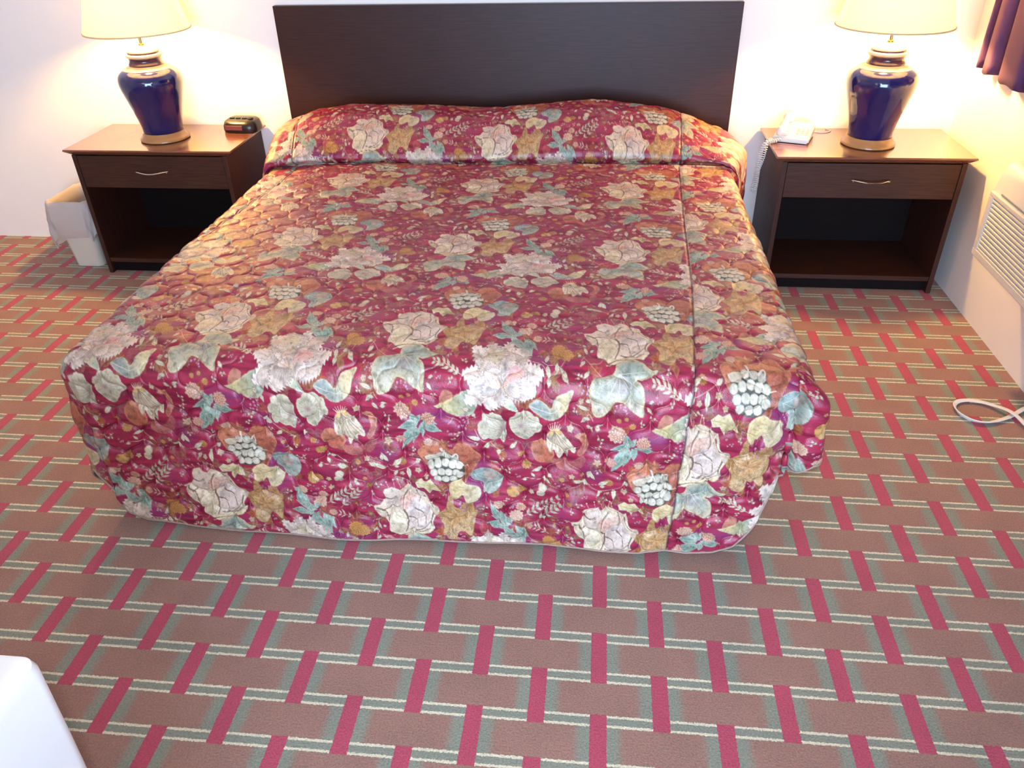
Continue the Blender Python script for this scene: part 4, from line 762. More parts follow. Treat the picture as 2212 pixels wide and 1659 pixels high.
# ------------------------------------------------------------------ the room
XL,XR,YB,YF,H=-3.75,1.49,0.,-5.3,2.45
def struct(name,bm,m,label,cat): return tag(obj(name,bm,m),label,cat,None,'structure')
struct('floor',B((XL-.1,YF-.1,-.08),(XR+.1,YB+.1,0)),M['carpet'],'brown and green basket weave carpet with crimson stripes and double cream lines','floor')
struct('wall_back',B((XL-.1,YB,0),(XR+.1,YB+.1,H)),M['wall'],'white plaster wall behind the headboard and lamps','wall')
struct('wall_right',B((XR,YF,0),(XR+.1,YB,H)),M['wall'],'white plaster wall carrying the curtain and air conditioner','wall')
struct('wall_left',B((XL-.1,YF,0),(XL,YB,H)),M['wall'],'white plaster wall on the far side of the wastebasket','wall')
bm=bmesh.new();WX0,WX1,WZ0,WZ1=-1.5,1.44,.06,2.2
for lo,hi in (((XL-.1,YF-.1,0),(WX0,YF,H)),((WX1,YF-.1,0),(XR+.1,YF,H)),((WX0,YF-.1,0),(WX1,YF,WZ0)),((WX0,YF-.1,WZ1),(WX1,YF,H))): box(bm,lo,hi)
struct('wall_front',bm,M['wall'],'white plaster wall opposite the headboard','wall')
struct('ceiling',B((XL-.1,YF-.1,H),(XR+.1,YB+.1,H+.1)),M['ceil'],'white ceiling over the bed','ceiling')
bm=bmesh.new()
for lo,hi in (((WX0,YF-.06,WZ0),(WX0+.05,YF+.01,WZ1)),((WX1-.05,YF-.06,WZ0),(WX1,YF+.01,WZ1)),((WX0,YF-.06,WZ0),(WX1,YF+.01,WZ0+.05)),((WX0,YF-.06,WZ1-.05),(WX1,YF+.01,WZ1))): box(bm,lo,hi)
struct('window_2',bm,M['alu'],'white window frame in the wall opposite the headboard','window')
# window behind the curtain
bm=bmesh.new()
y0,y1,z0,z1=-2.35,-.62,1.0,2.1
for lo,hi in (((XR-.03,y0,z0),(XR,y0+.05,z1)),((XR-.03,y1-.05,z0),(XR,y1,z1)),((XR-.03,y0,z0),(XR,y1,z0+.05)),((XR-.03,y0,z1-.05),(XR,y1,z1)),((XR-.03,(y0+y1)/2-.025,z0),(XR,(y0+y1)/2+.025,z1))): box(bm,lo,hi)
w=struct('window_1',bm,M['alu'],'white framed window hidden behind the plum curtain','window')
obj('pane',B((XR-.012,y0+.05,z0+.05),(XR-.004,y1-.05,z1-.05)),M['glass'],w)
# ------------------------------------------------------------------ bed: headboard, mattress, base
bed=empty('bed',(-.478,-.02,0),'king bed with a wide dark espresso panel headboard against the wall','bed')
def rel(o,p): return tuple(a-b for a,b in zip(p,o.location))
def PB(o,lo,hi,bev=0.,seg=2): return B(rel(o,lo),rel(o,hi),bev,seg)
obj('headboard',PB(bed,(-1.487,-.036,.42),(.530,-.003,1.117),.002),M['hb'],bed)
obj('mattress',PB(bed,(-1.36,-1.97,.28),(.39,-.06,.535),.05,4),M['mattress'],bed,True)
obj('box_spring',PB(bed,(-1.33,-1.92,.03),(.33,-.06,.275),.01),M['mattress'],bed)
# ------------------------------------------------------------------ bedspread
XC,HW,ZT,YFR=-.465,.965,.58,-2.10
RS,RF,DL=.055,.075,.605
def interp(x,pts):
    p=np.asarray(pts);return np.interp(x,p[:,0],p[:,1])
def smooth(x,a,b):
    t=np.clip((x-a)/(b-a),0,1);return t*t*(3-2*t)
def build_quilt():
    xf=HW-RS;yfe=YFR+RF
    nl=np.linspace(0,1,72)[1:]**1.05*DL
    xs=np.linspace(XC-xf,XC+xf,QX)
    X0=np.concatenate([np.full(len(nl),XC-xf),xs,np.full(len(nl),XC+xf)])
    DX=np.concatenate([nl[::-1],np.zeros(QX),nl]);SX=np.concatenate([-np.ones(len(nl)),np.zeros(QX),np.ones(len(nl))])
    pl=np.linspace(0,1,QP)
    tt=np.linspace(0,1,QT+1)[1:];ys=-.50-(tt*1.35-tt*tt*.35)*(abs(yfe)-.50)       # finer towards the foot
    fr=np.linspace(0,1,QF+1)[1:]*DL
    nP,nT,nF=len(pl),len(ys),len(fr);R=nP+nT+nF;Cn=len(X0)
    x=np.broadcast_to(X0,(R,Cn)).copy();da=np.broadcast_to(DX,(R,Cn));sx=np.broadcast_to(SX,(R,Cn))
    db=np.concatenate([np.zeros(nP+nT),fr])[:,None]*np.ones((1,Cn))
    # pillow profile
    zp=interp(X0,[(-1.375,.700),(-1.30,.728),(-1.135,.748),(-.845,.742),(-.538,.731),(-.276,.751),(-.04,.766),(.236,.735),(.35,.700),(.445,.652)])
    yc=interp(X0,[(-1.375,-.55),(-1.19,-.50),(-.6,-.468),(-.03,-.455),(.30,-.445),(.445,-.47)])
    q=np.array([0,.06,.2,.36,.52,.68,.80,.86,.9,.93,.96,1.])
    fy=np.array([-.045,-.055,-.12,-.21,-.30,-.39,-.455,-.482,-.488,-.468,-.458,-.50])/.462
    fz=np.array([0,.35,.86,1.,.93,.70,.42,.24,.10,-.01,-.07,0.])
    Ys=np.interp(pl,q,fy);Zs=np.interp(pl,q,fz)
    for _ in range(3): Ys[1:-1]=(Ys[:-2]+2*Ys[1:-1]+Ys[2:])/4;Zs[1:-1]=(Zs[:-2]+2*Zs[1:-1]+Zs[2:])/4
    yP=Ys[:,None]*(-yc)[None,:]
    k=np.clip((pl[:,None]-.95)/.05,0,1);yP=yP*(1-k)+(-.50+( -yc-.462)[None,:]*-.3)*k
    zP=ZT+Zs[:,None]*(zp-ZT)[None,:]
    y=np.concatenate([yP,np.broadcast_to(ys[:,None],(nT,Cn)),np.full((nF,Cn),yfe)],0)
    z=np.concatenate([zP,np.full((nT+nF,Cn),ZT)],0)
    # blend first rows of the flat so the pillow end joins smoothly
    y[nP:nP+nT]=np.minimum(y[nP:nP+nT],y[nP-1][None,:]-np.arange(1,nT+1)[:,None]*.0004)
    # gentle crown and undulation of the top
    tx=(x-XC)/HW
    z-=.012*np.abs(tx)**3.5*(np.arange(R)[:,None]>=nP)
    und=.004*np.sin(x*5.1+y*3.3)*np.sin(y*4.7-x*2.1)
    z+=und
    # texture coordinates
    arc=np.hypot(np.diff(yP[:,Cn//2]),np.diff(zP[:,Cn//2]));al=np.concatenate([[0],np.cumsum(arc)])
    tvP=.355-(al[-1]-al)
    tv=np.concatenate([np.broadcast_to(tvP[:,None],(nP,Cn)),np.broadcast_to(-ys[:,None],(nT,Cn)),-yfe+db[nP+nT:]],0)
    tu=x+sx*da
    v=np.where(tv<1.95,tv,np.where(tv<2.25,1.95+(tv-1.95)*.78,tv-.066))
    # drape
    d=np.maximum(da,db);h=np.hypot(da,db)+1e-9;crn=(da>0)&(db>0);tq=1-np.degrees(np.arctan2(db,da+1e-9))/90.
    cx=sx*da/h;cy=-db/h;th=np.degrees(np.arctan2(db,da+1e-9))
    onside=(db==0)&(da>0);onfront=(da==0)&(db>0);corner=(da>0)&(db>0)
    hem_front=interp(x,[(-1.385,.13),(-1.36,.06),(-1.31,.030),(-1.18,.014),(-.9,.010),(.10,.024),(.17,.036),(.23,.026),(.30,.036),(.35,.062),(.40,.135),(.43,.23),(.445,.30)])
    hem_side=np.where(sx<0,interp(-y,[(.4,.05),(1.8,.05),(2.03,.10)]),interp(-y,[(.4,.10),(1.5,.10),(1.9,.28),(2.03,.335)]))
    hem_corner=np.where(sx<0,np.interp(th,[0,45,90],[.10,.20,.13]),np.interp(th,[0,50,90],[.335,.345,.30]))
    hem=np.where(corner,hem_corner,np.where(onside,hem_side,hem_front))
    Rr=np.where(corner,RS+(RF-RS)*np.sin(np.radians(th)),np.where(onfront,RF,RS))
    len_need=(z-hem)-Rr+Rr*PI/2
    s=d/DL;Lr=s*len_need
    flare=np.where(onfront,.012,.05)
    qa=Rr*PI/2
    out=np.where(Lr<qa,Rr*np.sin(np.clip(Lr/Rr,0,PI/2)),Rr+flare*(Lr-qa));drop=np.where(Lr<qa,Rr*(1-np.cos(np.clip(Lr/Rr,0,PI/2))),Rr+(Lr-qa)*.9993)
    Lt=np.maximum(Lr,0)
    onl=(da>0)|(db>0)
    tu=np.where(crn,x+sx*tq*.13,np.where(onside,x+sx*Lt,tu));tv=np.where(crn|onfront,-yfe+Lt,tv)
    v=np.where(tv<1.95,tv,np.where(tv<2.25,1.95+(tv-1.95)*.78,tv-.066))
    hang=smooth(Lr,.04,.22)
    # gathered fold at the right foot corner, and the slack of the corners
    g=np.where(corner&(sx>0),1.,0.)
    out+=g*smooth(Lr,.02,.10)*(.030*np.exp(-((th-38)/24)**2)-.035*np.exp(-((th-82)/9)**2))
    out+=np.where(corner&(sx<0),1.,0.)*hang*(.010*np.sin(np.radians(th*4))-.012*smooth(th,55,90)*smooth(Lr,.25,.5))
    # front panel: pulled in near the right corner, soft vertical billows
    out+=np.where(onfront,1,0)*hang*(.007*np.sin(x*7.3+.6)+.004*np.sin(x*17+1.)-.030*smooth(x,.37,.445)-.0*x)
    out+=np.where(onside,1,0)*hang*(.012*np.sin(y*9.)+.008*np.sin(y*21+1))
    # pillow tuck overhang on both sides
    rowP=np.arange(R)[:,None]
    tuck=np.exp(-((y+.30)/.16)**2)*(rowP<nP)
    out+=np.where(onside,1,0)*tuck*np.where(sx>0,.075,.045)*smooth(da,0,.12)*(1-.5*smooth(da,.25,.5))
    px=x+cx*out;py=y+cy*out;pz=z-drop
    # ---- quilting
    uu=tu*1.;vv=tv*1.
    P1=uu/.104+vv/.136;P2=uu/.104-vv/.136
    wob=.10*np.sin(2*PI*P2);wob2=.10*np.sin(2*PI*P1)
    s1=np.abs(np.sin(PI*(P1+wob)));s2=np.abs(np.sin(PI*(P2+wob2)))
    puffh=np.minimum(s1,s2)
    puffh=1-np.exp(-puffh/.20)
    amp=np.where(db>0,.0052+.0078*smooth(db,.06,.22),np.where(da>0,.007,.0038+.0014*smooth(-y,1.2,2.0)))
    amp=amp*np.where(rowP<nP,.75,1.)*np.where(corner,.45,1.)
    disp=amp*(puffh-.5)
    # pulls of slack on the hanging front
    disp+=np.where(db>0,1,0)*smooth(db,.1,.3)*(.0035*np.sin(vv*58+uu*31+2*np.sin(uu*9))*smooth(.9-np.abs(uu+.4),0,.6)*.6+.004*np.sin(uu*23-vv*29))
    rr=np.random.default_rng(11)
    def tn(nx,ny,ox):
        g=rr.random((ny,nx));a=(uu-uu.min())/(uu.max()-uu.min())*(nx-1.001);b=(vv-vv.min())/(vv.max()-vv.min())*(ny-1.001)
        i=a.astype(int);j=b.astype(int);f=a-i;e=b-j;f=f*f*(3-2*f);e=e*e*(3-2*e)
        return (g[j,i]*(1-f)+g[j,i+1]*f)*(1-e)+(g[j+1,i]*(1-f)+g[j+1,i+1]*f)*e-.5
    disp+=tn(90,100,0)*.0045+tn(34,40,1)*.006*np.where(db>0,1.3,.6)
    # seams with piping
    xr=np.interp(vv,[-.2,.42,1.1,1.6,2.03,2.15,2.6,3],[.30,.285,.255,.238,.205,.196,.177,.177])
    xl=np.interp(vv,[-.2,.45,.8,1.31,2.1,3],[-1.375,-1.285,-1.308,-1.379,-1.48,-1.56])
    sd=np.minimum(np.abs(uu-xr),np.abs(uu-xl))
    disp+=-.005*np.exp(-(sd/.007)**2)+.0035*np.exp(-(sd/.0032)**2)
    fade=smooth(DL-d,0,.02)
    disp*=np.where(d>0,fade*.9+.1,1)
    P=np.stack([px,py,pz],-1)
    du=np.gradient(P,axis=1);dv=np.gradient(P,axis=0);nn=np.cross(dv,du);nn/=np.linalg.norm(nn,axis=-1,keepdims=True)+1e-12
    up=nn[nP+10,Cn//2,2]
    if up<0: nn=-nn
    P=P+nn*disp[...,None]
    P[...,2]=np.maximum(P[...,2],.006)
    # ---- print
    a=tu.copy();b=v.copy()
    mr=uu>xr;ml=uu<xl
    a=np.where(mr,a-.208,np.where(ml,a-.02,a));b=np.where(mr,b+.265,np.where(ml,b+.12,b))
    a=a+.559;b=b-1.897
    det=.54*.565+.015*.03
    S_=(.565*a+.015*b)/det;T_=(.54*b-.03*a)/det
    fx=(S_%1.)*TW-.5;fyy=(T_%1.)*TH-.5
    i0=np.floor(fx).astype(int);j0=np.floor(fyy).astype(int);f=(fx-i0)[...,None];e=(fyy-j0)[...,None]
    I=IMLIN;c=(I[j0%TH,i0%TW]*(1-f)+I[j0%TH,(i0+1)%TW]*f)*(1-e)+(I[(j0+1)%TH,i0%TW]*(1-f)+I[(j0+1)%TH,(i0+1)%TW]*f)*e
    pipe=np.exp(-(sd/.0034)**2)[...,None]*.85;c=c*(1-pipe)+lin((58,14,30))*pipe
    # mesh
    me=bpy.data.meshes.new('bedspread');nv=R*Cn;idx=np.arange(nv).reshape(R,Cn)
    fq=np.stack([idx[:-1,:-1],idx[1:,:-1],idx[1:,1:],idx[:-1,1:]],-1).reshape(-1,4)


    # orientation: outward = nn
    p=P.reshape(-1,3);n0=np.cross(p[fq[0,1]]-p[fq[0,0]],p[fq[0,3]]-p[fq[0,0]])
    mid=len(fq)//2;k=fq[mid];n0=np.cross(p[k[1]]-p[k[0]],p[k[3]]-p[k[0]])
    if n0[2]<0: fq=fq[:,::-1].copy()
    me.vertices.add(nv);me.vertices.foreach_set('co',p.astype(np.float32).ravel())
    nf=len(fq);me.loops.add(nf*4);me.loops.foreach_set('vertex_index',fq.astype(np.int32).ravel())
    me.polygons.add(nf);me.polygons.foreach_set('loop_start',(np.arange(nf)*4).astype(np.int32))
    try: me.polygons.foreach_set('loop_total',np.full(nf,4,np.int32))
    except Exception: pass
    me.update(calc_edges=True)
    me.polygons.foreach_set('use_smooth',np.ones(nf,bool))
    at=me.color_attributes.new('print','FLOAT_COLOR','POINT')
    cc=np.ones((nv,4),np.float32);cc[:,:3]=c.reshape(-1,3);at.data.foreach_set('color',cc.ravel())
    me.materials.append(M['quilt']);o=bpy.data.objects.new('bedspread',me);COL.objects.link(o)
    tag(o,'quilted satin bedspread printed with cream peonies and leaves on burgundy, covering bed and pillows','bedspread')
    # hem binding following left side, foot and right side
    hem=np.concatenate([P[nP//2:,0][::1],P[-1,1:],P[nP//2:,-1][::-1][1:]],0)
    st=max(1,len(hem)//700);hb=hem[::st]
    hb=[(float(q[0]),float(q[1]),float(max(q[2],.0075))) for q in hb]
    obj('hem_binding',tube(bmesh.new(),hb,.0030,8),M['hem'],o,'all')
    return o
QX,QP,QT,QF=1050,150,560,300
IM=base()
under()
COV*=.15
exec_ops()
fillers()
IMLIN=lin(np.clip(IM,0,255))*np.array([1.,.85,.74]);IMLIN=(IMLIN/(1+.34*IMLIN)*1.04).astype(np.float32)
build_quilt()
del IMLIN,IM
# ------------------------------------------------------------------ nightstands
def nightstand(cx,label):
    W2,D0=.388,.425
    t=empty('nightstand',(cx,-.006,0),label,'nightstand','pair of nightstands')
    # knife-edged top: flat above, chamfer below
    bm=bmesh.new();zt,ze,zb=.598,.591,.573;ins=.028
    def ring(w,f,b,z): return [bm.verts.new(p) for p in ((-w,b,z),(w,b,z),(w,f,z),(-w,f,z))]
    r0=ring(W2-.002,-D0+.002,0,zt);r1=ring(W2,-D0,0,ze+.002);r2=ring(W2,-D0,0,ze);r3=ring(W2-ins,-D0+ins*.7,0,zb)
    for a,b in ((r0,r1),(r1,r2),(r2,r3)):
        for i in range(4): bm.faces.new((a[i],a[(i+1)%4],b[(i+1)%4],b[i]))
    bm.faces.new(r0);bm.faces.new(r3[::-1])
    obj('top_panel',bm,M['woodtoplit'],t)
    w=W2-ins;f=-D0+.012
    obj('side_panel',B((-w,f,0),(-w+.020,0,zb),.0015),M['woodv'],t);obj('side_panel',B((w-.020,f,0),(w,0,zb),.0015),M['woodv'],t)
    obj('back_panel',B((-w+.021,-.014,.05),(w-.021,-.004,zb-.001),.0),M['woodshade'],t)
    obj('shelf',B((-w+.021,f+.004,.056),(w-.021,-.015,.076),.001),M['wood'],t)
    obj('kick_panel',B((-w+.021,f+.03,0),(w-.021,f+.045,.055),.001),M['woodshade'],t)
    obj('drawer_box',B((-w+.03,f+.025,.432),(w-.03,-.02,.56)),M['wood'],t)
    dr=obj('drawer',B((-w+.022,f+.002,.425),(w-.022,f+.022,zb-.004),.0015),M['wood'],t)
    bm=bmesh.new();P=[]
    for i in range(25):
        s=i/24*2-1;P.append((s*.074,f-.004-.026*(1-s*s)**.7,.501-.003*math.cos(s*PI)))
    tube(bm,P,.0052,10,flat=.75)
    for s in (-1,1): tube(bm,[(s*.070,f+.003,.502),(s*.070,f-.010,.502)],.005,10)
    obj('handle',bm,M['chrome'],dr,True)
    return t
nightstand(-2.021,'dark espresso nightstand with an open shelf, beside the wastebasket and under the alarm clock')
nightstand(1.063,'dark espresso nightstand with an open shelf, beside the air conditioner and under the telephone')
# ------------------------------------------------------------------ lamps
def lamp(x,y,label):
    z0=.599
    t=empty('table_lamp',(x,y,z0),label,'lamp','pair of table lamps')
    obj('lamp_foot',lathe(bmesh.new(),[(.0,0),(.102,0),(.107,.003),(.107,.009),(.103,.014),(.097,.018),(.0925,.026),(.089,.036),(.0,.036)],72,cap=False),M['tan'],t,True)
    body=[(.0,.0355),(.085,.0355),(.0865,.04),(.088,.06),(.094,.09),(.104,.13),(.114,.165),(.124,.20),(.131,.225),(.1345,.245),(.1345,.262),(.130,.278),(.121,.290),(.110,.2985),(.0995,.3035),(.09,.306),(.0,.306)]
    obj('vase_body',lathe(bmesh.new(),body,96,cap=False),M['navy'],t,'all')
    obj('shoulder_band',lathe(bmesh.new(),[(.0,.3055),(.101,.3035),(.098,.3075),(.086,.3125),(.077,.316),(.0715,.3185),(.0,.3185)],96,cap=False),M['creamglaze'],t,True)
    nk=obj('neck',lathe(bmesh.new(),[(.0,.318),(.072,.318),(.073,.324),(.069,.330),(.0665,.336),(.067,.345),(.071,.352),(.0,.352)],72,cap=False),M['bronze'],t,True)
    obj('lip_ring',lathe(bmesh.new(),[(.0,.3515),(.071,.3515),(.0755,.3555),(.0755,.362),(.071,.366),(.0,.366)],72,cap=False),M['creamglaze'],nk,True)
    obj('groove_ring',lathe(bmesh.new(),[(.0,.3655),(.066,.3655),(.066,.371),(.0,.371)],72,cap=False),M['bronze'],nk,True)
    obj('cap',lathe(bmesh.new(),[(.0,.3705),(.065,.3705),(.064,.376),(.055,.384),(.040,.391),(.022,.396),(.0,.397)],72,cap=False),M['creamglaze'],t,'all')
    st=obj('stem',lathe(bmesh.new(),[(.0,.396),(.012,.396),(.012,.402),(.006,.406),(.006,.47),(.013,.475),(.016,.48),(.016,.52),(.0,.52)],24,cap=False),M['brass'],t,True)
    obj('bulb',lathe(bmesh.new(),[(.0,.5205),(.013,.5205),(.014,.535),(.022,.552),(.029,.572),(.030,.585),(.025,.602),(.014,.612),(.0,.615)],32,cap=False),M['bulb'],t,'all')
    bm=bmesh.new()
    for s in (-1,1): tube(bm,spl([(s*.010,0,.478),(s*.045,0,.50),(s*.058,0,.57),(s*.045,0,.655),(s*.006,0,.70)],6),.0018,6)
    obj('harp',bm,M['brass'],t,True)
    zb,zt=.458,.708;r0,r1,th=.216,.146,.003
    bm=bmesh.new();lathe(bm,[(r0,zb),(r0*.5+r1*.5,(zb+zt)/2),(r1,zt),(r1-th,zt),(r0*.5+r1*.5-th,(zb+zt)/2),(r0-th,zb),(r0,zb)],96,cap=False)
    sh=obj('lamp_shade',bm,M['shade'],t,True)
    bm=bmesh.new()
    for r,z in ((r0,zb),(r1,zt)): obj('rim_trim',tube(bmesh.new(),[(r*math.cos(a),r*math.sin(a),z) for a in np.linspace(0,2*PI,97)[:-1]],.0032,8,closed=True),M['shadetrim'],sh,True)
    for a in (0,2*PI/3,4*PI/3): obj('spider_wire',tube(bmesh.new(),[(.010*math.cos(a),.010*math.sin(a),.703),(r1*math.cos(a),r1*math.sin(a),zt-.002)],.0016,6),M['brass'],sh,True)
    obj('finial',lathe(bmesh.new(),[(.0,.698),(.010,.698),(.008,.706),(.004,.711),(.009,.718),(.006,.727),(.0,.729)],20,cap=False),M['brass'],sh,True)
E_LAMP=62.;C_LAMP=(1.,.60,.27)
E_FLASH=125.;C_FLASH=(.84,.92,1.06)
E_VAN=5.;E_DAY=400.;C_DAY=(.50,.71,1.)
lamp(-2.020,-.237,'navy urn table lamp with cream shade beside the black alarm clock')
lamp(1.077,-.237,'navy urn table lamp with cream shade beside the white telephone')
# ------------------------------------------------------------------ alarm clock
ck=empty('alarm_clock',(-1.705,-.095,.5985),'small black alarm clock with red tinted display on the nightstand corner','clock',None,math.radians(-4))
bm=bmesh.new();w,d=.080,.058
prof=[(-1.0,-1.0,0),(-1.03,-1.03,.012),(-1.0,-1.04,.030),(-.93,-.86,.047),(-.80,-.55,.054),(-.62,-.2,.056)]
rings=[]
for a,b_,z in prof:
    r=[];n=48
    for i in range(n):
        t=2*PI*i/n;c,s=math.cos(t),math.sin(t);p=4.
        k=(abs(c)**p+abs(s)**p)**(-1/p);fx=abs(a);fyv=abs(b_) if s<0 else abs(a)
        r.append(bm.verts.new((c*k*w*fx,s*k*d*fyv,z)))
    rings.append(r)
for a,b_ in zip(rings,rings[1:]):
    for i in range(48): bm.faces.new((a[i],a[(i+1)%48],b_[(i+1)%48],b_[i]))
bm.faces.new(rings[0][::-1]);bm.faces.new(rings[-1])
obj('clock_body',bm,M['black'],ck,True)
bm=bmesh.new();box(bm,(-.058,-.0625,.014),(.026,-.057,.034),.001);o=obj('display',bm,M['display'],ck)
obj('dial',lathe(bmesh.new(),[(0,0),(.014,0),(.014,.004),(.012,.006),(0,.006)],28,cap=False),M['blackm'],ck,True,(.05,-.012,.0545))
for i in range(3): obj('button',B((-.05+i*.03,-.018,.0545),(-.028+i*.03,-.008,.0595),.0015),M['blackm'],ck)
# ------------------------------------------------------------------ telephone
A_=math.radians(-20.3)
ph=empty('telephone',(.789,-.163,.5985),'white corded desk telephone with a coiled cord hanging off the nightstand','telephone',None,A_)
bm=bmesh.new()
hw,hd=.0725,.088
V=[(-hw,-hd,.002),(hw,-hd,.002),(hw,hd,.002),(-hw,hd,.002),(-hw,-hd,.026),(hw,-hd,.026),(hw,hd,.050),(-hw,hd,.050)]
vs=[bm.verts.new(v) for v in V]
for f in ((0,3,2,1),(4,5,6,7),(0,1,5,4),(1,2,6,5),(2,3,7,6),(3,0,4,7)): bm.faces.new([vs[i] for i in f])
bmesh.ops.bevel(bm,geom=list(bm.edges),offset=.006,segments=3,affect='EDGES')
body=obj('phone_base',bm,M['white'],ph,True)
for sx in (-.055,.055):
    for sy in (-.07,.07): obj('rubber_foot',lathe(bmesh.new(),[(.006,0),(.006,.0035)],12),M['blackm'],body,False,(sx,sy,-.0005))
sl=(.050-.026)/(2*hd)
kp=bmesh.new()
for r in range(4):
    for c in range(3):
        x=.012+c*.019;y=-.055+r*.017;z=.026+sl*(y+hd)
        box(kp,(x,y,z-.002),(x+.013,y+.010,z+.004),.0015)
obj('keypad',kp,M['grey'],body)
# handset lying along the left side of the base
P=[(-.040,-.092,.046),(-.040,-.060,.056),(-.040,0,.067),(-.040,.060,.074),(-.040,.094,.070)]
bm=tube(bmesh.new(),spl(P,6),.0135,16,flat=.75)
for (yy,zz) in ((-.074,.030),(.080,.050)):
    lathe(bm,[(.0,0),(.021,0),(.025,.006),(.025,.022),(.018,.032),(0,.034)],28,(-.040,yy,zz),cap=False)
hs=obj('handset',bm,M['white'],ph,True)
# coiled cord : local space of the phone -> build in world, convert
Minv=(Matrix.Translation(ph.location)@Matrix.Rotation(A_,4,'Z')).inverted()
path=spl([(.716,-.236,.616),(.700,-.245,.610),(.682,-.250,.609),(.660,-.254,.606),(.645,-.256,.580),(.640,-.256,.53),(.637,-.256,.47),(.634,-.252,.43),(.629,-.252,.408),(.633,-.254,.398),(.641,-.256,.408),(.643,-.258,.44),(.640,-.262,.48),(.652,-.266,.54),(.658,-.264,.585),(.668,-.246,.606),(.690,-.225,.611),(.714,-.210,.612)],60)
path=np.array(path);seg=np.hypot(*(np.diff(path,axis=0)[:,[0,2]].T));L_=np.concatenate([[0],np.cumsum(np.linalg.norm(np.diff(path,axis=0),axis=1))])
hel=[]
ts=np.linspace(0,L_[-1],int(L_[-1]/.0007))
for t in ts:
    p=np.array([np.interp(t,L_,path[:,k]) for k in range(3)]);p2=np.array([np.interp(min(t+.002,L_[-1]),L_,path[:,k]) for k in range(3)]);p1=np.array([np.interp(max(t-.002,0),L_,path[:,k]) for k in range(3)])
    T_=p2-p1;T_/=np.linalg.norm(T_);n1=np.cross(T_,[0.12,1,.05]);n1/=np.linalg.norm(n1);n2=np.cross(T_,n1);a=2*PI*t/.0092
    q=p+(n1*math.cos(a)+n2*math.sin(a))*.0072
    hel.append(tuple(Minv@Vector(q)))
obj('coiled_cord',tube(bmesh.new(),hel,.0021,6),M['whitecord'],hs,'all')
lc=[tuple(Minv@Vector(p)) for p in spl([(.828,-.085,.606),(.850,-.06,.6015),(.885,-.066,.6012),(.925,-.080,.6012),(.955,-.070,.6012),(.97,-.045,.6012),(.955,-.02,.6012)],8)]
obj('line_cord',tube(bmesh.new(),lc,.0022,8),M['whitecord'],body,'all')
# ------------------------------------------------------------------ wastebasket with liner
wb=empty('wastebasket',(-2.525,-.245,.001),'ivory wastebasket with a white plastic liner folded over its rim','wastebasket')
def rr(wx,wy,r,z,n=14):
    o=[]
    for cx,cy,a0 in ((wx-r,wy-r,0),(-wx+r,wy-r,90),(-wx+r,-wy+r,180),(wx-r,-wy+r,270)):
        for i in range(n+1):
            a=math.radians(a0+90*i/n);o.append((cx+r*math.cos(a),cy+r*math.sin(a),z))
    return o
def loft(bm,R,closed=False,cap0=False,cap1=False):
    V=[[bm.verts.new(p) for p in r] for r in R];n=len(V[0])
    for a,b_ in zip(V,V[1:]+([V[0]] if closed else [])):
        for i in range(n): bm.faces.new((a[i],a[(i+1)%n],b_[(i+1)%n],b_[i]))
    if cap0: bm.faces.new(V[0][::-1])
    if cap1: bm.faces.new(V[-1])
    return bm
BX0,BY0,BX1,BY1,BH=.070,.108,.098,.135,.325
R=[rr(BX0,BY0,.03,0),rr(BX1,BY1,.035,BH),rr(BX1+.004,BY1+.004,.037,BH+.002),rr(BX1+.004,BY1+.004,.037,BH+.006),rr(BX1-.003,BY1-.003,.033,BH+.006),rr(BX1-.004,BY1-.004,.033,BH-.002),rr(BX0-.004,BY0-.004,.028,.006)]
obj('bin_body',loft(bmesh.new(),R,cap0=True,cap1=True),M['bin'],wb,True)
bm=bmesh.new();R=[];rg=np.random.default_rng(5)
n=len(rr(.1,.1,.03,0));ph1=rg.random(6)*6
zs=[(.20,-.010,0),(.27,-.008,.0),(.318,-.0065,0),(.336,-.004,.0),(.3375,.001,.0),(.335,.0075,.002),(.318,.011,.25),(.29,.013,.5),(.26,.016,.75),(.225,.017,.95),(.195,.020,1.),(.168,.021,1.1)]
for z,off,wob in zs:
    r=[];sc=BX0+(BX1-BX0)*min(z,BH)/BH;sy=BY0+(BY1-BY0)*min(z,BH)/BH
    for i,p in enumerate(rr(sc+off,sy+off,.036,z)):
        t=2*PI*i/n;nx,ny=p[0],p[1];l=math.hypot(nx,ny)
        lob=math.exp(-((math.degrees(t)-205)/38)**2)
        dd=wob*(.006*math.sin(5*t+ph1[0]+z*20)+.004*math.sin(11*t+ph1[1]-z*55)+.003*math.sin(19*t+ph1[2]+z*70)+.005+.016*lob*(1-abs(z-.24)/.1))
        dz=(wob*(.012*math.sin(3*t+ph1[3])+.008*math.sin(8*t+ph1[4])-.055*lob)) if z<.3 else .0015*math.sin(9*t+z*100)
        r.append((p[0]+nx/l*dd,p[1]+ny/l*dd,z+dz*max(0,(.31-z)/.14)if z<.3 else z+dz))
    R.append(r)
obj('bin_liner',loft(bm,R),M['liner'],wb,'all')
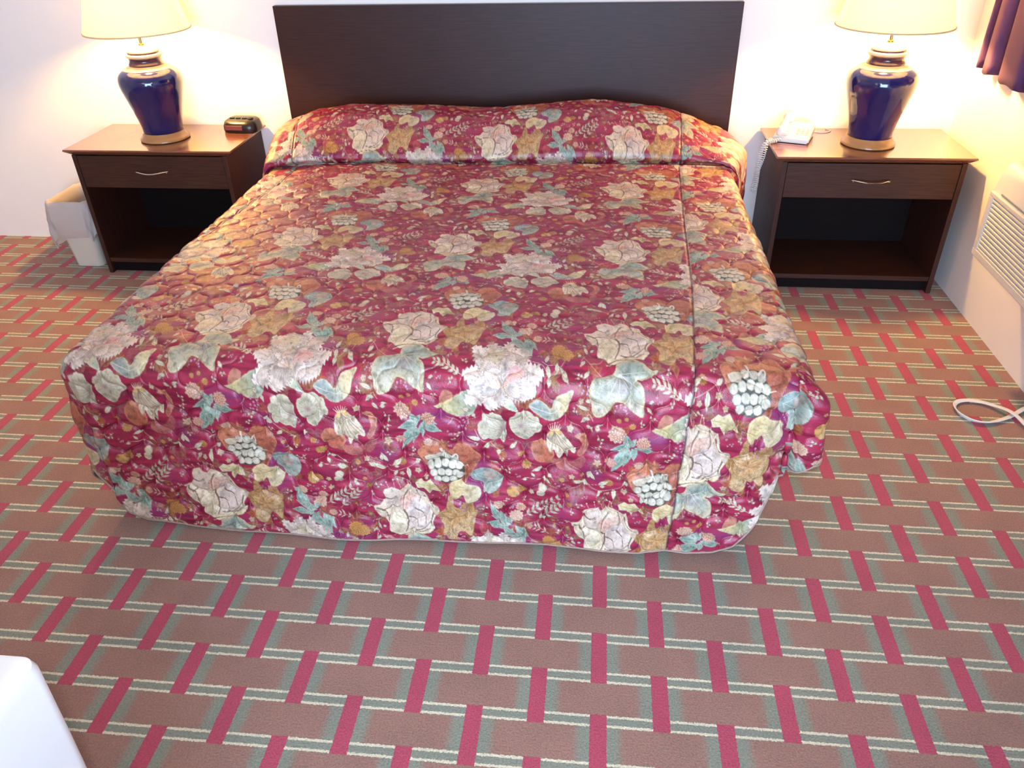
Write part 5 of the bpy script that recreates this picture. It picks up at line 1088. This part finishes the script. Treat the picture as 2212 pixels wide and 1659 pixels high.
# ------------------------------------------------------------------ curtain on the right wall
cu=empty('curtain',(XR-.06,-1.3,.905),'plum pleated curtain over the window above the air conditioner','curtain')
def curtain():
    y=-.245;P=[];rg=np.random.default_rng(2)
    # plan of the pleats: (y, x offset from wall plane)
    pts=[(-.245,.010),(-.262,-.012),(-.280,-.022),(-.292,.004),(-.300,.020),(-.318,-.014),(-.350,-.026),(-.395,-.030),(-.418,.000),(-.424,.024),(-.440,-.008),(-.50,-.030),(-.57,-.038),(-.635,-.036),(-.662,.000),(-.668,.020),(-.684,-.012),(-.74,-.034)]
    yy=-.74
    while yy>-2.45:
        s=.15+.08*rg.random();pts+= [(yy-s*.5,-.040+.01*rg.random()),(yy-s*.85,-.034),(yy-s*.97,.002),(yy-s,.022),(yy-s-.018,-.010)];yy-=s+.05
    pl=np.array(spl([(a,b,0) for a,b in pts],6))[:,:2];n=len(pl)
    zs=np.linspace(0,1.42,40);bm=bmesh.new()
    def sheet(off):
        V=[]
        for z in zs:
            k=1-.35*z/1.42;row=[]
            for i,(a,b) in enumerate(pl):
                row.append(bm.verts.new((b*k+off+.004*math.sin(z*5+a*9)-.01*z*0,a+.003*math.sin(z*7+i*.3)-.02*z/1.42-(-1.3),z+(.004*math.sin(a*40) if z==0 else 0))))
            V.append(row)
        return V
    F=sheet(0.);Bk=sheet(.004)
    for V,fl in ((F,0),(Bk,1)):
        for j in range(len(zs)-1):
            for i in range(n-1):
                q=(V[j][i],V[j][i+1],V[j+1][i+1],V[j+1][i]);bm.faces.new(q[::-1] if fl else q)
    for j in range(len(zs)-1):
        for i in (0,n-1): bm.faces.new((F[j][i],F[j+1][i],Bk[j+1][i],Bk[j][i]))
    for i in range(n-1):
        for j in (0,len(zs)-1): bm.faces.new((F[j][i],Bk[j][i],Bk[j][i+1],F[j][i+1]))
    obj('panel',bm,M['curtain'],cu,'all')
curtain()
obj('curtain_rail',B((-.025,-1.30,1.415),(.055,1.10,1.46),.003),M['alu'],cu)
# ------------------------------------------------------------------ air conditioner
ac=empty('air_conditioner',(XR-.001,-1.42,.385),'almond wall air conditioner with a slatted grille under the curtain','air conditioner')
yn,yf=-.55,.552
D_=.160
prof=[(0,0),(-D_+.012,0),(-D_,.010),(-D_,.238),(-D_+.003,.252),(-D_+.010,.300),(-D_+.026,.330),(-D_+.050,.342),(0,.372)]
bm=bmesh.new();E0=[bm.verts.new((x,yn,z)) for x,z in prof];E1=[bm.verts.new((x,yf,z)) for x,z in prof];n=len(prof)
for i in range(n): bm.faces.new((E0[i],E0[(i+1)%n],E1[(i+1)%n],E1[i]))
bm.faces.new(E0);bm.faces.new(E1[::-1])
casing=obj('casing',bm,M['acbeige'],ac,True)
gy0,gy1,gz0,gz1=-.50,.520,.030,.222
bm=bmesh.new()
for lo,hi in (((-D_-.012,yn+.004,.004),(-D_+.002,yf-.004,gz0)),((-D_-.012,yn+.004,gz1),(-D_+.002,yf-.004,.238)),((-D_-.012,yn+.004,gz0-.002),(-D_+.002,gy0,gz1+.002)),((-D_-.012,gy1,gz0-.002),(-D_+.002,yf-.004,gz1+.002))): box(bm,lo,hi,.003)
gr=obj('grille_frame',bm,M['acbeige'],ac)
bm=bmesh.new()
for i in range(13):
    z=gz0+(i+.5)*(gz1-gz0)/13
    v=[bm.verts.new(p) for p in ((-D_-.0105,gy0,z-.0050),(-D_-.0105,gy1,z-.0050),(-D_+.001,gy1,z+.0030),(-D_+.001,gy0,z+.0030),(-D_-.0105,gy0,z+.0012),(-D_-.0105,gy1,z+.0012),(-D_+.001,gy1,z+.0072),(-D_+.001,gy0,z+.0072))]
    for f in ((0,1,2,3),(4,7,6,5),(0,4,5,1),(3,2,6,7),(0,3,7,4),(1,5,6,2)): bm.faces.new([v[k] for k in f])
obj('louver_slats',bm,M['acgrille'],gr)
obj('groove',B((-D_-.002,-.48,.2415),(-D_+.004,.49,.2465)),M['acdark'],casing)
bm=bmesh.new();tilt=(.372-.342)/(D_-.050)
def slab(bm,x0,x1,ya,yb,h0,h1):
    v=[]
    for x,y in ((x0,ya),(x1,ya),(x1,yb),(x0,yb)):
        zz=.372+tilt*x;v.append((x,y,zz))
    V=[bm.verts.new((x,y,z+h0)) for x,y,z in v]+[bm.verts.new((x,y,z+h1)) for x,y,z in v]
    for f in ((0,3,2,1),(4,5,6,7),(0,1,5,4),(1,2,6,5),(2,3,7,6),(3,0,4,7)): bm.faces.new([V[k] for k in f])
slab(bm,-.098,-.016,-.44,.43,-.002,.006);tg=obj('top_vent',bm,M['acdark'],ac)
bm=bmesh.new()
for i in range(7): slab(bm,-.092+i*.0105,-.086+i*.0105,-.42,.415,.0055,.0072)
obj('vent_slots',bm,M['blackm'],tg)
# ------------------------------------------------------------------ flat white power cord of the air conditioner on the carpet
cp=[(1.478,-1.262,.012),(1.455,-1.300,.012),(1.425,-1.322,.010),(1.392,-1.347,.008),(1.358,-1.369,.007),(1.312,-1.391,.007),(1.271,-1.400,.007),(1.237,-1.389,.008),(1.216,-1.362,.009),(1.209,-1.332,.010),(1.215,-1.303,.010),(1.231,-1.283,.009),(1.254,-1.272,.008),(1.281,-1.270,.008),(1.317,-1.280,.009),(1.346,-1.303,.012),(1.371,-1.337,.019),(1.387,-1.368,.019),(1.404,-1.425,.012),(1.425,-1.50,.008),(1.445,-1.60,.007),(1.46,-1.72,.007),(1.465,-1.84,.007)]
pp=spl(cp,8);bm=bmesh.new();rings=[];N_=len(pp)
for i,p in enumerate(pp):
    a=Vector(pp[max(i-1,0)]);b_=Vector(pp[min(i+1,N_-1)]);t=(b_-a).normalized();s=Vector((-t.y,t.x,0)).normalized()
    f=i/(N_-1)
    tw=math.radians(62)*math.exp(-((f-.36)/.13)**2)            # ribbon turned on edge round the bend
    wv=s*math.cos(tw)+Vector((0,0,1))*math.sin(tw);hv=Vector((0,0,1))*math.cos(tw)-s*math.sin(tw)
    p=Vector(p);wdt,hh=.0080,.0024
    p.z=max(p.z,abs(wv.z)*wdt+abs(hv.z)*hh+.001)
    ring=[]
    for k in range(12):
        c,s_=math.cos(2*PI*k/12),math.sin(2*PI*k/12)
        c=math.copysign(abs(c)**.6,c);s_=math.copysign(abs(s_)**.6,s_)
        ring.append(bm.verts.new(p+wv*wdt*c+hv*hh*s_))
    rings.append(ring)
for a,b_ in zip(rings,rings[1:]):
    for k in range(12): bm.faces.new((a[k],a[(k+1)%12],b_[(k+1)%12],b_[k]))
bm.faces.new(rings[0][::-1]);bm.faces.new(rings[-1])
tag(obj('power_cord',bm,M['whitecord'],None,True),'flat white power cord looped on the carpet below the air conditioner','cord')
# ------------------------------------------------------------------ white cabinet, its far corner in view
cb=empty('cabinet',(-.745-.29,-3.082-.21,0),'white glossy cabinet corner in front of the bed, near the camera','cabinet')
def cab():
    bm=bmesh.new();R=[]
    for z,k in ((.06,-.020),(.30,-.012),(.60,-.003),(.735,0),(.748,-.003),(.752,-.012)): R.append(rr(.29+k,.21+k,.022,z,8))
    loft(bm,R,cap0=True,cap1=True);return bm
obj('cabinet_body',cab(),M['laminate'],cb,True)
obj('plinth',loft(bmesh.new(),[rr(.22,.14,.02,0,6),rr(.22,.14,.02,.061,6)],cap0=True,cap1=True),M['blackm'],cb)
# ------------------------------------------------------------------ lights and camera
def pl(name,loc,e,c,r):
    l=bpy.data.lights.new(name,'POINT');l.energy=e;l.color=c;l.shadow_soft_size=r
    o=bpy.data.objects.new(name,l);o.location=loc;COL.objects.link(o);return o
l=bpy.data.lights.new('camera_flash','SPOT');l.energy=E_FLASH;l.color=C_FLASH;l.shadow_soft_size=.03;l.spot_size=math.radians(86);l.spot_blend=1.
o=bpy.data.objects.new('camera_flash',l);o.location=(-.045,-3.70,1.70);o.rotation_euler=(Vector((-.28,-2.05,.25))-Vector(o.location)).to_track_quat('-Z','Y').to_euler();COL.objects.link(o)
l=bpy.data.lights.new('daylight','AREA');l.shape='RECTANGLE';l.size=3.0;l.size_y=2.2;l.energy=E_DAY;l.color=C_DAY
o=bpy.data.objects.new('daylight',l);o.location=(.2,YF-2.2,1.15);o.rotation_euler=(PI/2,0,0);COL.objects.link(o)
for i in range(3): pl('vanity_bulb',(-2.1+.22*i,-4.9,1.95),E_VAN,(1.,.90,.82),.05)
w=bpy.data.worlds.new('dim_room');w.use_nodes=True;w.node_tree.nodes['Background'].inputs[0].default_value=(.5,.55,.65,1);w.node_tree.nodes['Background'].inputs[1].default_value=.05;SC.world=w
cam=bpy.data.cameras.new('camera');co=bpy.data.objects.new('camera',cam);COL.objects.link(co)
cam.sensor_width=36.;cam.lens=1690.81/2212*36.;cam.clip_start=.02
co.location=(-.05012,-3.67262,1.592164);co.rotation_euler=(.9895,.0217,.1022);SC.camera=co
vs_=SC.view_settings;vs_.view_transform='Standard';vs_.look='None';vs_.gamma=1.;vs_.exposure=.12;vs_.use_curve_mapping=False

SC.cycles.max_bounces=10;SC.cycles.diffuse_bounces=5;SC.cycles.glossy_bounces=3;SC.cycles.transmission_bounces=8
